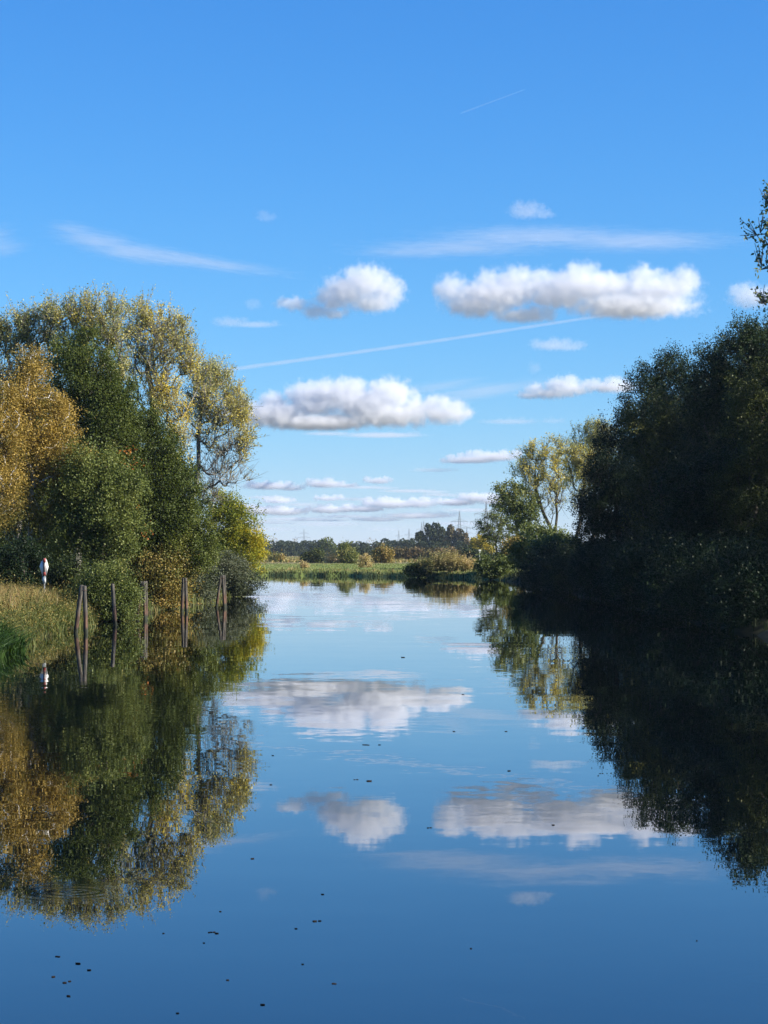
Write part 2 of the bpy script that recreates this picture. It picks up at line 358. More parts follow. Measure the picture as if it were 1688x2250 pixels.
def cloud(name, D, blobs, label, cat='cloud', group=None, dens=0.042, soft=0.62, namp=2.0, nscale=1.5, stretch=(1, 1, 1), res=210, tilt=0.0, flat=None, seed=0):
    """a lump of vapour built as a real volume: ellipsoids (u, v, ru, rv) at distance D, their outline broken by noise"""
    rng = random.Random(seed + int(blobs[0][0]) * 13 + int(blobs[0][1]))
    if stretch == (1, 1, 1) and cat == 'cloud':        # flat bases with lumpy tops: small puffs along each blob
        more = []
        for (u, v, ru, rv) in blobs:
            if ru > 1.7 * rv:
                for i in range(int(2 + 1.6 * ru / rv)):
                    r_ = rv * rng.uniform(0.45, 0.95)
                    uu = u + rng.uniform(-0.92, 0.92) * ru
                    more.append((uu, v - rv * rng.uniform(-0.05, 0.55) * (1 - 0.5 * abs(uu - u) / ru), r_ * rng.uniform(1.0, 1.7), r_))
                more.append((u, v + rv * 0.15, ru, rv * 0.72))
            else: more.append((u, v, ru, rv))
        blobs = more
    c0 = Vector(at(sum(q[0] for q in blobs) / len(blobs), sum(q[1] for q in blobs) / len(blobs), D))
    rot = Matrix.Rotation(tilt, 3, 'Y')
    inv = rot.inverted()
    pts = []
    for (u, v, ru, rv) in blobs:
        p = inv @ (Vector(at(u, v, D)) - c0)
        k = D / F
        if cat == 'cloud' and stretch == (1, 1, 1): ru, rv = ru * 1.08, rv * 1.10
        pts.append((p, Vector((ru * k, (ru * 0.55 + rv * 0.45) * k, rv * k))))
    mn = Vector([min(p[i] - r[i] * 1.4 for p, r in pts) for i in range(3)])
    mxv = Vector([max(p[i] + r[i] * 1.4 for p, r in pts) for i in range(3)])
    g = bpy.data.node_groups.new(name, 'GeometryNodeTree')
    g.interface.new_socket('Geometry', in_out='OUTPUT', socket_type='NodeSocketGeometry')
    N, L = g.nodes, g.links
    pos = N.new('GeometryNodeInputPosition').outputs[0]
    def vm(op, a, b_):
        q = N.new('ShaderNodeVectorMath'); q.operation = op
        for i, x in enumerate((a, b_)):
            if isinstance(x, (tuple, Vector)): q.inputs[i].default_value = x
            else: L.new(x, q.inputs[i])
        return q
    med = sum(min(r) for p, r in pts) / len(pts)
    acc = None
    for p, r in pts:
        q = vm('DIVIDE', vm('SUBTRACT', pos, p).outputs[0], r).outputs[0]
        ln = vm('LENGTH', q, (0, 0, 0)).outputs['Value']
        s = mth('SUBTRACT', 1.0, ln, N=N, L=L)
        acc = s if acc is None else mth('SMOOTH_MAX', acc, s, 0.12, N=N, L=L)
    off = vm('ADD', vm('MULTIPLY', pos, stretch).outputs[0], tuple(rng.uniform(0, 900) * med for _ in range(3))).outputs[0]
    nz = N.new('ShaderNodeTexNoise'); nz.inputs['Scale'].default_value = nscale / med; nz.inputs['Detail'].default_value = 8; nz.inputs['Roughness'].default_value = 0.62
    L.new(off, nz.inputs['Vector'])
    f = mth('MULTIPLY_ADD', mth('SUBTRACT', nz.outputs[0], 0.5, N=N, L=L), namp, acc, N=N, L=L)
    mr = N.new('ShaderNodeMapRange'); mr.interpolation_type = 'SMOOTHSTEP'; L.new(f, mr.inputs[0]); mr.inputs[1].default_value = 0.0; mr.inputs[2].default_value = soft
    vc = N.new('GeometryNodeVolumeCube')
    L.new(mr.outputs[0], vc.inputs['Density'])
    vc.inputs['Min'].default_value, vc.inputs['Max'].default_value = mn, mxv
    sz = mxv - mn
    for i, a in enumerate('XYZ'):
        vc.inputs['Resolution ' + a].default_value = int(min(res * 1.6, max(14, min(res, sz[i] / (max(sz) / res) if stretch == (1, 1, 1) else res * (1 if i == 0 else 0.35)))))
    sm = N.new('GeometryNodeSetMaterial')
    mt = cloud_mat(name + '_vapour', dens)
    sm.inputs['Material'].default_value = mt
    go = N.new('NodeGroupOutput')
    L.new(vc.outputs[0], sm.inputs[0]); L.new(sm.outputs[0], go.inputs[0])
    vol = bpy.data.volumes.new(name)
    vol.materials.append(mt)
    o = bpy.data.objects.new(name, vol)
    link(o)
    o.location = c0
    o.rotation_euler = rot.to_euler()
    md = o.modifiers.new('vapour', 'NODES'); md.node_group = g
    return tag(o, label, cat, group)

CL = 'fair weather clouds'
cloud('cumulus_cloud', 4000, [(805, 622, 66, 42), (765, 640, 62, 40), (735, 655, 48, 34), (850, 638, 46, 36), (820, 660, 62, 32), (650, 668, 30, 18), (625, 666, 24, 16), (690, 684, 32, 20), (730, 686, 36, 20)], 'bright rounded cumulus cloud with a ragged tail towards the left, upper middle of the sky', group=CL)
cloud('cumulus_cloud', 4000, [(1090, 640, 110, 46), (1050, 665, 80, 40), (1150, 690, 70, 24), (1300, 622, 130, 42), (1440, 632, 100, 46), (1390, 668, 150, 36), (1230, 645, 90, 40)], 'longest white cumulus cloud, two merged humps in the upper right sky', group=CL)
cloud('cumulus_cloud', 6000, [(600, 905, 100, 40), (690, 885, 70, 40), (800, 880, 95, 44), (850, 905, 110, 40), (975, 905, 70, 30), (700, 925, 140, 24)], 'broad grey based cumulus cloud low beside the tip of the left poplars', group=CL)
cloud('cumulus_cloud', 6500, [(840, 955, 100, 8), (720, 952, 60, 6)], 'thin ragged shelf of cloud just under the broad grey based cloud', dens=0.012, group=CL)
cloud('cumulus_cloud', 6000, [(1165, 867, 34, 12), (1250, 850, 54, 24), (1345, 848, 60, 18), (1210, 862, 50, 18)], 'small flat cumulus cloud touching the crown of the dark right hand trees', group=CL)
cloud('cumulus_cloud', 5000, [(1215, 756, 52, 18), (1250, 760, 40, 14)], 'little oval cloud under the longest white cloud', dens=0.012, group=CL)
cloud('cloud_wisp', 5000, [(1175, 808, 18, 16)], 'tiny faint puff right of the long contrail', dens=0.006, group=CL)
cloud('cumulus_cloud', 5000, [(505, 706, 40, 16), (560, 712, 60, 9)], 'small pale cloud left of the rounded cumulus with a tail', dens=0.010, group=CL)
cloud('cloud_wisp', 5000, [(556, 668, 22, 14)], 'tiny faint puff above the small pale cloud', dens=0.006, group=CL)
cloud('cloud_wisp', 4500, [(585, 476, 26, 14)], 'lone faint puff high over the left poplars', dens=0.006, group=CL)
cloud('cumulus_cloud', 4500, [(1155, 463, 42, 22), (1195, 470, 30, 12)], 'small white puff above the wide cirrus streak', dens=0.011, group=CL)
cloud('cumulus_cloud', 4500, [(1660, 648, 62, 34), (1620, 640, 26, 18)], 'white cloud half hidden behind the tall thin poplar top', dens=0.02, group=CL)
cloud('cumulus_cloud', 8000, [(1040, 1008, 60, 12), (1085, 1002, 60, 14), (1010, 1012, 40, 8)], 'flat white cloud beside the top of the right hand poplars', group=CL)
cloud('cloud_wisp', 8000, [(955, 1032, 56, 7)], 'thin grey cloud bar left of the flat white cloud', dens=0.008, group=CL)
cloud('cloud_wisp', 7000, [(1120, 925, 70, 9), (1215, 924, 30, 8)], 'faint mauve cloud bar under the small flat cumulus', dens=0.006, group=CL)
cloud('cumulus_cloud', 9000, [(590, 1066, 60, 12), (640, 1072, 30, 8)], 'low white cloud touching the bare twigs of the leaning poplar', group=CL)
cloud('cumulus_cloud', 9000, [(715, 1062, 50, 12), (760, 1066, 30, 6)], 'low white cloud second from the left in the row above the horizon', group=CL)
cloud('cumulus_cloud', 9000, [(832, 1055, 32, 10)], 'smallest white cloud of the row above the horizon', group=CL)
cloud('cumulus_cloud', 12000, [(560, 1120, 70, 14), (625, 1122, 50, 13), (610, 1098, 40, 10)], 'horizon cloud bank resting above the yellow tipped bank shrub', group=CL)
cloud('cumulus_cloud', 12000, [(720, 1118, 46, 12), (722, 1094, 30, 8)], 'horizon cloud over the left end of the far wood', group=CL)
cloud('cumulus_cloud', 12000, [(860, 1105, 60, 14), (800, 1117, 50, 10), (920, 1104, 40, 14)], 'horizon cloud with bright twin tops over the middle of the far wood', group=CL)
cloud('cumulus_cloud', 12000, [(910, 1132, 80, 9), (830, 1140, 60, 7), (970, 1131, 40, 8)], 'long low cloud shelf under the bright twin topped horizon cloud', dens=0.02, group=CL)
cloud('cumulus_cloud', 12000, [(1050, 1092, 44, 14), (1000, 1102, 50, 11), (1090, 1100, 40, 12)], 'horizon cloud behind the two nearest pylons', group=CL)
cloud('cloud_wisp', 14000, [(610, 1162, 60, 7), (720, 1150, 90, 8), (845, 1162, 50, 6)], 'faint cloud veil just above the far tree line', dens=0.004, group=CL)
# high ice cloud and vapour trails, thin enough to let the blue through
cloud('cirrus_cloud', 9000, [(420, 572, 230, 10), (300, 555, 150, 22), (210, 528, 110, 26), (160, 505, 60, 20)], 'long feathery cirrus streak above the left trees', dens=0.0034, soft=1.1, namp=3.4, nscale=2.6, stretch=(0.12, 1, 1), tilt=RAD(8), group='cirrus streaks')
cloud('cirrus_cloud', 9000, [(1000, 545, 220, 16), (1180, 520, 260, 20), (1400, 530, 240, 20), (900, 555, 140, 10)], 'wide cirrus streak spread above the longest white cloud', dens=0.0026, soft=1.1, namp=3.4, nscale=2.6, stretch=(0.12, 1, 1), group='cirrus streaks')
cloud('cirrus_cloud', 9000, [(10, 545, 60, 22), (-20, 520, 60, 30)], 'short cirrus streak cut off beyond the left poplars', dens=0.0035, soft=1.1, namp=3.0, nscale=2.4, stretch=(0.14, 1, 1), tilt=RAD(-8), group='cirrus streaks')
cloud('cirrus_cloud', 9000, [(1060, 860, 180, 20), (960, 850, 120, 16)], 'milky cirrus veil between the broad cloud and the small flat cumulus', dens=0.0022, soft=1.1, namp=2.6, nscale=2.0, stretch=(0.12, 1, 1), tilt=RAD(-8), group='cirrus streaks')
for (u, v, ru, rv, lab) in ((660, 1140, 90, 6, 'pale cloud band low over the left part of the far wood'), (800, 1070, 60, 5, 'thin cloud bar under the smallest white cloud'), (900, 1078, 70, 5, 'thin cloud bar right of the smallest white cloud'),
                             (1030, 1120, 60, 6, 'thin cloud bar crossing the two nearest pylons'), (585, 1092, 50, 5, 'thin cloud bar touching the leaning poplar twigs'), (665, 1108, 44, 7, 'thin cloud bar between the two low clouds over the left of the far wood'), (780, 1096, 40, 6, 'thin cloud bar left of the bright twin topped horizon cloud'), (965, 1086, 44, 6, 'thin cloud bar up and left of the nearest pylons'), (755, 1134, 60, 6, 'thin cloud bar left of the long low cloud shelf'), (560, 1146, 70, 6, 'thin cloud bar just above the yellow tipped bank shrub'), (1000, 1150, 60, 5, 'thin cloud bar behind the crossarms of the second nearest pylon')):
    cloud('cloud_wisp', 11000, [(u, v, ru, rv), (u + ru * .7, v + 2, ru * .6, rv * .8)], lab, dens=0.010, group=CL)
cloud('cirrus_cloud', 15000, [(700, 1150, 200, 26), (900, 1160, 220, 24), (1050, 1150, 160, 22), (560, 1160, 120, 24)], 'milky veil of cloud lying along the horizon', dens=0.00035, soft=1.2, namp=2.2, nscale=1.5, stretch=(0.15, 1, 1), group='cirrus streaks')
def trail(u0, v0, u1, v1, w0, w1, dens, label):
    k = 14
    t = [i / (k - 1) for i in range(k)]
    blobs = [(u0 + (u1 - u0) * a, v0 + (v1 - v0) * a + 10 * math.sin(a * math.pi) * (0.25 if u1 - u0 > 300 else 0), abs(u1 - u0) / k * 1.5, w0 + (w1 - w0) * a) for a in t]
    cloud('contrail', 10000, blobs, label, 'contrail', 'vapour trails', dens=dens, soft=0.6, namp=0.7, nscale=0.35, stretch=(0.25, 1, 1), res=150, tilt=math.atan2(v1 - v0, u1 - u0))
trail(496, 813, 1275, 701, 5.0, 2.6, 0.0042, 'long straight contrail climbing from the left poplars to the big cloud')
trail(1020, 246, 1146, 199, 3.0, 1.6, 0.0038, 'short thin contrail alone in the high blue sky')

# ------------------------------------------------------------------ tree builder
def unit(v): return v / np.maximum(np.linalg.norm(v, axis=-1, keepdims=True), 1e-9)

def leaves(P, size, rng, up=0.5, aspect=0.62):
    """flat four-cornered leaves at P"""
    n = len(P)
    nrm = unit(rng.normal(size=(n, 3)) + np.array([0, 0, up]))
    a = unit(np.cross(nrm, rng.normal(size=(n, 3))))
    c = np.cross(nrm, a)
    s = size * rng.uniform(0.65, 1.35, (n, 1))
    V = np.stack((P - a * s * 0.5, P + c * s * 0.5 * aspect - a * s * 0.08, P + a * s * 0.5, P - c * s * 0.5 * aspect - a * s * 0.08), axis=1).reshape(-1, 3)
    return V, np.arange(4 * n).reshape(n, 4)

def grow(base, blobs, seed, clumps, r_trunk, lean=None, top_frac=0.75, surf=0.5, ascend=0.5, stems=1):
    """blobs: (centre, radii, tint bias, leafiness). Returns branch segments, clump centres with data"""
    rng = np.random.default_rng(seed)
    vol = np.array([np.prod(b[1]) ** (2 / 3) for b in blobs])
    cnt = np.maximum(3, (clumps * vol / vol.sum()).astype(int))
    C, T, DN, O = [], [], [], []
    for (c, r, tb, dn), k in zip(blobs, cnt):
        d = unit(rng.normal(size=(k, 3)))
        rad = rng.uniform(0, 1, (k, 1)) ** (1 / 3) * (1 - surf) + surf * rng.uniform(0.75, 1.0, (k, 1))
        C.append(c + d * rad * r); T.append(np.full(k, tb)); DN.append(np.full(k, dn)); O.append(d)
    C, T, DN, O = np.concatenate(C), np.concatenate(T), np.concatenate(DN), np.concatenate(O)
    keep = C[:, 2] > 0.15
    C, T, DN, O = C[keep], T[keep], DN[keep], O[keep]
    ctr = np.average([b[0] for b in blobs], axis=0, weights=vol)
    topz = max(b[0][2] + b[1][2] for b in blobs) * top_frac
    tops = lean if lean is not None else np.array((ctr[0], ctr[1], topz))
    nodes, par = [], []
    for s in range(stems):
        k = 9
        bx = rng.normal(0, 0.25, 3) * (stems > 1); bx[2] = 0
        tp = np.array(tops, float) + (rng.normal(0, 0.16, 3) * topz * (stems > 1)) * np.array((1, 1, 0.2))
        prev = -1
        for i in range(k):
            t = i / (k - 1)
            p = bx * (1 - t) + np.array((tp[0] * t ** 1.3, tp[1] * t ** 1.3, tp[2] * t)) + rng.normal(0, 0.02 * topz * (0 < i < k), 3) * np.array((1, 1, 0))
            nodes.append(p); par.append(prev); prev = len(nodes) - 1
    ntr = len(nodes)
    N = np.zeros((ntr + 3 * len(C), 3)); N[:ntr] = nodes
    PA = np.full(len(N), -1); PA[:ntr] = par
    used = ntr
    d0 = np.min(np.linalg.norm(C[:, None] - N[None, :ntr], axis=2), axis=1)
    tip = np.zeros(len(C), int)
    for ci in np.argsort(d0):
        p = C[ci]
        q = N[:used]
        dv = p - q
        hd = np.hypot(dv[:, 0], dv[:, 1])
        cost = np.linalg.norm(dv, axis=1) + 1.6 * np.maximum(0, ascend * hd - dv[:, 2])
        cost[:max(1, 1)] += 3
        j = int(np.argmin(cost))
        s = q[j]
        ln = np.linalg.norm(p - s)
        a = s + (p - s) * 0.36 + np.array((0, 0, -0.06 * ln)) + rng.normal(0, 0.05 * ln, 3)
        c = s + (p - s) * 0.70 + np.array((0, 0, -0.05 * ln)) + rng.normal(0, 0.05 * ln, 3)
        N[used], N[used + 1], N[used + 2] = a, c, p
        PA[used], PA[used + 1], PA[used + 2] = j, used, used + 1
        tip[ci] = used + 2
        used += 3
    N, PA = N[:used], PA[:used]
    wgt = np.zeros(used)
    wgt[tip] = 1
    for i in range(used - 1, -1, -1):
        if i >= ntr and PA[i] >= 0: wgt[PA[i]] += wgt[i]
    for i in range(ntr - 1, -1, -1):
        if PA[i] >= 0: wgt[PA[i]] += wgt[i]
    tot = wgt.max()
    rad = r_trunk * np.power(np.maximum(wgt, 0.6) / tot, 0.48)
    idx = np.nonzero(PA >= 0)[0]
    seg = (N[PA[idx]], N[idx], np.minimum(rad[PA[idx]], rad[idx] * 1.35), rad[idx])
    return seg, C, O, T, DN

def tree_meshes(name, base, blobs, leafm, barkm, seed=1, clumps=120, twigs=8, per=14, twig_len=0.9, leaf=0.16, spread=0.14,
                up=0.6, out=0.8, rand=0.7, r_trunk=0.22, lean=None, top_frac=0.75, surf=0.5, ascend=0.5, show_twigs=False, stems=1, tint_var=0.22, extra=None, leaf_up=0.5):
    rng = np.random.default_rng(seed + 1000)
    if base[1] < 215: leaf, per, spread = leaf * 0.70, int(per * 1.75), spread * 1.1
    seg, C, O, T, DN = grow(base, blobs, seed, clumps, r_trunk, lean, top_frac, surf, ascend, stems)
    n = len(C)
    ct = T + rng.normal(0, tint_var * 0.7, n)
    d = unit(O[:, None] * out + np.array((0, 0, up)) + rng.normal(0, rand, (n, twigs, 3)))
    ln = twig_len * rng.uniform(0.4, 1.25, (n, twigs, 1)) * rng.uniform(0.75, 1.45, (n, 1, 1))
    start = C[:, None] + rng.normal(0, twig_len * 0.14, (n, twigs, 3))
    end = start + d * ln
    keep = rng.uniform(size=(n, twigs)) < DN[:, None]
    t = rng.uniform(0.05, 1.0, (n, twigs, per, 1)) ** 0.8
    P = start[:, :, None] * (1 - t) + end[:, :, None] * t
    P = P + rng.normal(0, spread, P.shape)
    tint = np.clip(ct[:, None, None] + rng.normal(0, tint_var * 0.6, (n, twigs, per)), 0.0, 1.0)
    kk = np.broadcast_to(keep[:, :, None], tint.shape).reshape(-1)
    P = P.reshape(-1, 3)[kk]; tint = tint.reshape(-1)[kk]
    ok = P[:, 2] + base[2] > 0.06
    P, tint = P[ok], tint[ok]
    V, Fc = leaves(P, leaf, rng, leaf_up)
    crown = np_mesh('crown', V, Fc, leafm, tint=tint)
    p0, p1, r0, r1 = seg
    big = r1 > r_trunk * 0.3
    Vs, Fs, k = [], [], 0
    for msk, sd in ((big, 7), (~big, 4)):
        if msk.any():
            v, f = tubes(p0[msk], p1[msk], r0[msk], r1[msk], sd); Vs.append(v); Fs.append(f + k); k += len(v)
    if show_twigs:
        a, c = start.reshape(-1, 3), end.reshape(-1, 3)
        v, f = tubes(np.repeat(C, twigs, 0), c, np.full(len(a), 0.014), np.full(len(a), 0.007), 3); Vs.append(v); Fs.append(f + k); k += len(v)
    trunk = np_mesh('trunk', np.concatenate(Vs), np.concatenate(Fs), barkm, smooth=True)
    return crown, trunk

NTRI = [0]
def tree(name, label, u, D, blobs, leafm, barkm=None, cat='tree', group=None, z=None, second=None, **kw):
    """blobs in photo pixels at the tree's distance: (u, v, ru, rv, depth offset m, tint, leafiness)"""
    x = (u - UC) / F * D
    z = float(ground_z(x, D)) if z is None else z
    base = np.array((x, D, z))
    k = D / F
    bl = []
    for q in blobs:
        uu, v, ru, rv = q[:4]
        dy = q[4] if len(q) > 4 else 0.0
        tb = q[5] if len(q) > 5 else 0.5
        dn = q[6] if len(q) > 6 else 1.0
        c = at(uu, v, D) + np.array((0, dy, 0)) - base
        bl.append((c, np.array((ru * k, min(ru, rv * 1.3) * k * 0.9, rv * k)), tb, dn))
    if 'lean' in kw and kw['lean'] is not None:
        lu, lv = kw['lean']; kw['lean'] = at(lu, lv, D) - base
    crown, trunk = tree_meshes(name, base, bl, leafm, barkm or BARK, **kw)
    root = empty(name, base, label, cat, group)
    obj('crown', crown, root)
    obj('trunk', trunk, root)
    NTRI[0] += len(crown.polygons) * 2 + len(trunk.polygons) * 2
    if second:
        for (sname, sblobs, smat, skw) in second:
            bl2 = [(at(q[0], q[1], D) + np.array((0, q[4] if len(q) > 4 else 0, 0)) - base, np.array((q[2] * k, q[2] * k, q[3] * k)), 0.5, 1.0) for q in sblobs]
            rng = np.random.default_rng(int(sblobs[0][0]))
            P = np.concatenate([c + rng.normal(0, 1.0, (skw, 3)) * r for c, r, _, _ in bl2])
            V, Fc = leaves(P, 0.13, rng)
            obj(sname, np_mesh(sname, V, Fc, smat, tint=rng.uniform(0, 1, len(P))), root)
    return root

def copy_tree(src, loc, rz=0.0, sc=1.0, label=None, group=None):
    r = src.copy(); COL.objects.link(r)
    r.location = loc; r.rotation_euler = (0, 0, rz); r.scale = (sc, sc, sc)
    if label: r['label'] = label
    if group: r['group'] = group
    for ch in list(src.children):
        c = ch.copy(); COL.objects.link(c); c.parent = r
    return r

# ------------------------------------------------------------------ trees on the left bank
def crop(s, ou, ov):
    def f(x, y, rx, ry, dy=0.0, tint=0.5, dens=1.0): return (ou + x / s, ov + y / s, rx / s, ry / s, dy, tint, dens)
    return f
c1, c4, c5, c3 = crop(2.765, 0, 640), crop(3.318, 900, 880), crop(2.4576, 1240, 420), crop(2.962, 540, 1080)

PK = dict(twigs=7, per=9, twig_len=0.95, leaf=0.155, spread=0.10, up=1.3, out=0.5, rand=0.45, show_twigs=True, ascend=0.9, surf=0.35)
tree('poplar_tree', 'tall poplar with grey green top behind the golden birch at the left edge', 30, 128,
     [c1(90, 260, 110, 130, 0, .30), c1(190, 250, 110, 120, 1, .32), c1(300, 230, 80, 140, 1, .35), c1(20, 420, 130, 200, 0, .25), c1(230, 480, 130, 220, 1, .3), c1(330, 150, 70, 80, 0, .4), c1(140, 190, 80, 70, 0, .4), c1(-120, 330, 130, 200, 0, .3), c1(60, 700, 200, 260, 1, .25)],
     L_POPLAR, BARK_PALE, seed=11, clumps=230, r_trunk=0.25, **PK)
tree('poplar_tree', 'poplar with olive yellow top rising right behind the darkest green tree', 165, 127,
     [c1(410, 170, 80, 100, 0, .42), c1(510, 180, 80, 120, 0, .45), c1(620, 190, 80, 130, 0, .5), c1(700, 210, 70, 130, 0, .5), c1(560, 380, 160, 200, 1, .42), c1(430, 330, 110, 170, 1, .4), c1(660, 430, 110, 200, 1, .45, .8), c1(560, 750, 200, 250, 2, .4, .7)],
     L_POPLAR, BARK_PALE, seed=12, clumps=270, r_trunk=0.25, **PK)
tree('poplar_tree', 'airy yellow poplar with bare limbs showing sky, between two other poplars', 306, 136,
     [c1(820, 190, 80, 95, 0, .5), c1(910, 180, 80, 90, 0, .62), c1(1000, 210, 75, 80, 0, .75), c1(1070, 240, 65, 90, 0, .5), c1(880, 330, 120, 130, 0, .5, .7), c1(1010, 360, 110, 130, 0, .5, .55), c1(780, 380, 90, 140, 1, .5, .6),
      c1(1080, 420, 90, 120, 0, .5, .75), c1(1170, 450, 80, 100, 0, .5, .9), c1(1110, 320, 70, 80, 0, .5), c1(1210, 560, 70, 110, 0, .55, .7), c1(960, 460, 90, 120, 0, .55, .5), c1(900, 560, 140, 150, 0, .4, .25), c1(1050, 720, 110, 130, -1, .8, 1), c1(1110, 820, 80, 110, -1, .82, .9), c1(1010, 640, 90, 110, -1, .75, .9), c1(1090, 980, 80, 120, -1, .72, .7)],
     L_POPLAR, BARK_PALE, seed=13, clumps=300, r_trunk=0.2, lean=(345, 740), **PK)
tree('poplar_tree', 'leaning golden poplar with bare lower twigs, nearest the open water on the left bank', 400, 146,
     [c1(1270, 560, 80, 80, 0, .5), c1(1340, 540, 60, 75, 0, .42), c1(1420, 660, 60, 80, 0, .5), c1(1460, 740, 50, 80, 0, .45), c1(1400, 780, 90, 90, 0, .6, .8), c1(1470, 900, 60, 90, 0, .62, .85), c1(1320, 700, 100, 120, 0, .6, .7),
      c1(1270, 850, 90, 130, 0, .6, .35), c1(1420, 1000, 100, 80, 0, .6, .12), c1(1400, 1130, 130, 60, 0, .6, .04), c1(1300, 1040, 90, 100, 0, .6, .06), c1(1250, 1230, 110, 60, 0, .6, .06), c1(1200, 640, 70, 110, 0, .55, .8), c1(1190, 760, 60, 110, 0, .6, .5), c1(1500, 860, 35, 90, 0, .6, .7)],
     L_POPLAR, BARK_PALE, seed=14, clumps=330, r_trunk=0.16, lean=(462, 850), top_frac=0.8, **{**PK, 'ascend': 0.5, 'up': 0.9})

BK = dict(twigs=9, per=15, twig_len=1.0, leaf=0.125, spread=0.12, up=-1.1, out=0.35, rand=0.4, ascend=0.7, surf=0.35, leaf_up=0.2)
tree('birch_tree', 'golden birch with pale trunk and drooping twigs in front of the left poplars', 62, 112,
     [c1(180, 400, 70, 130, 0, .55), c1(170, 560, 120, 160, 0, .6), c1(250, 740, 160, 200, 0, .58), c1(390, 720, 60, 160, 0, .6), c1(470, 930, 60, 120, 0, .62), c1(330, 980, 140, 170, 0, .5), c1(160, 950, 140, 180, 0, .5), c1(230, 1220, 170, 160, 0, .22, .8), c1(150, 1450, 150, 150, 0, .06, .5)],  # lowest blobs tinted greener and darker, shade put into the leaf colour
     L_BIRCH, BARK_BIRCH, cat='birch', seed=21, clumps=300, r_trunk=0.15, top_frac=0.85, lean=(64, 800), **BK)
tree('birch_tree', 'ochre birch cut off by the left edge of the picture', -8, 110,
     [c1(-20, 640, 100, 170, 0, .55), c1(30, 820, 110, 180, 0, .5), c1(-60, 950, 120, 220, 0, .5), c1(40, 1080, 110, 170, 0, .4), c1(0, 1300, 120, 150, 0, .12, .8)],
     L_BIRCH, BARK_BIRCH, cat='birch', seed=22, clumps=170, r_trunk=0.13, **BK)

DK = dict(tint_var=0.16, twigs=9, per=15, twig_len=0.75, leaf=0.15, spread=0.15, up=0.25, out=0.9, rand=0.6, ascend=0.35, surf=0.5)
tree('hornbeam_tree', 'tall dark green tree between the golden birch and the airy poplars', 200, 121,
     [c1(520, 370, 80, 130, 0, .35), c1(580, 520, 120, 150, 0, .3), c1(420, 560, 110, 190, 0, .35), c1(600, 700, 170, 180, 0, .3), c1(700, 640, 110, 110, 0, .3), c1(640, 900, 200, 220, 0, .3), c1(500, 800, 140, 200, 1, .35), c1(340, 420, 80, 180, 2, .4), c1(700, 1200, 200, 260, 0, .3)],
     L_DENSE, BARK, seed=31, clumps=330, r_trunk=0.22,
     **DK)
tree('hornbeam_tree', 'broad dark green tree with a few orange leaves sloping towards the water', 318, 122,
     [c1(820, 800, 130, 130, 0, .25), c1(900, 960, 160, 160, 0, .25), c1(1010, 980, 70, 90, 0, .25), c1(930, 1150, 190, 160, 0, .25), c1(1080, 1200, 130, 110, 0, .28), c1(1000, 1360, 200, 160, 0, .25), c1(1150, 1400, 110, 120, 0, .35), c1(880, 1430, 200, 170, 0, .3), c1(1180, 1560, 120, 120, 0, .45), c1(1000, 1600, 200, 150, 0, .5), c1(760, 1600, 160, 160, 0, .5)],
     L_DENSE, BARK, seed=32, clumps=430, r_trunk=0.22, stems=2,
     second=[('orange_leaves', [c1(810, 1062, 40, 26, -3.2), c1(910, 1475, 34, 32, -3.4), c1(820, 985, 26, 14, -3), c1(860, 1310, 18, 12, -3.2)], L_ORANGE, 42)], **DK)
HK = dict(tint_var=0.15, twigs=8, per=15, twig_len=0.7, leaf=0.15, spread=0.15, up=0.5, out=0.8, rand=0.6, ascend=0.6, surf=0.45)
tree('hazel_tree', 'mid green rounded hazel in front of the dark trees on the left bank', 215, 111,
     [c1(560, 1080, 130, 120, 0, .3), c1(450, 1200, 120, 130, 0, .35), c1(620, 1260, 170, 150, 0, .35), c1(740, 1220, 110, 110, 0, .3), c1(520, 1420, 170, 140, 0, .3), c1(700, 1450, 150, 140, 0, .35), c1(430, 1500, 110, 100, 0, .2, .8), c1(650, 1600, 120, 90, 0, .3, .7)],
     L_HAZEL, BARK, seed=41, clumps=320, r_trunk=0.14, stems=3, **HK)
tree('maple_tree', 'yellow green young maple at the outer tip of the left bank', 496, 176,
     [c1(1390, 1270, 50, 70, 0, .45), c1(1400, 1380, 90, 90, 0, .4), c1(1470, 1420, 80, 90, 0, .5), c1(1330, 1420, 70, 100, 0, .4), c1(1500, 1530, 90, 90, 0, .6), c1(1410, 1560, 130, 110, 1, .35), c1(1540, 1600, 50, 60, 0, .8), c1(1460, 1660, 110, 70, 0, .55), c1(1340, 1640, 100, 90, 0, .3)],
     L_LIME, BARK, cat='maple', seed=51, clumps=210, r_trunk=0.14, twigs=8, per=14, twig_len=0.9, leaf=0.2, spread=0.16, up=0.4, out=0.9, rand=0.6, ascend=0.6, surf=0.5)
WK = dict(twigs=8, per=14, twig_len=0.8, leaf=0.15, spread=0.13, up=0.1, out=0.9, rand=0.7, ascend=0.4, surf=0.5, stems=3, r_trunk=0.09)
tree('willow_shrub', 'grey green willow shrub hanging over the water at the bank tip', 505, 158,
     [c1(1300, 1680, 90, 80, 0, .5), c1(1400, 1720, 110, 90, 0, .45), c1(1240, 1740, 90, 90, 0, .4), c1(1480, 1780, 80, 80, 0, .2), c1(1400, 1820, 110, 60, 0, .15), c1(1545, 1790, 30, 22, 0, .2, .5), c1(1270, 1820, 110, 60, 0, .3)],
     L_WILLOW, BARK, cat='shrub', seed=61, clumps=200, **WK)
tree('elder_shrub', 'dark shrub low over the water behind the last two mooring dolphins', 430, 137,
     [c1(1130, 1740, 90, 80, 0, .3), c1(1200, 1830, 90, 60, 0, .2), c1(1080, 1820, 90, 70, 0, .3), c1(1200, 1690, 80, 60, 0, .4)],
     L_WILLOW, BARK, cat='shrub', seed=62, clumps=120, **WK)
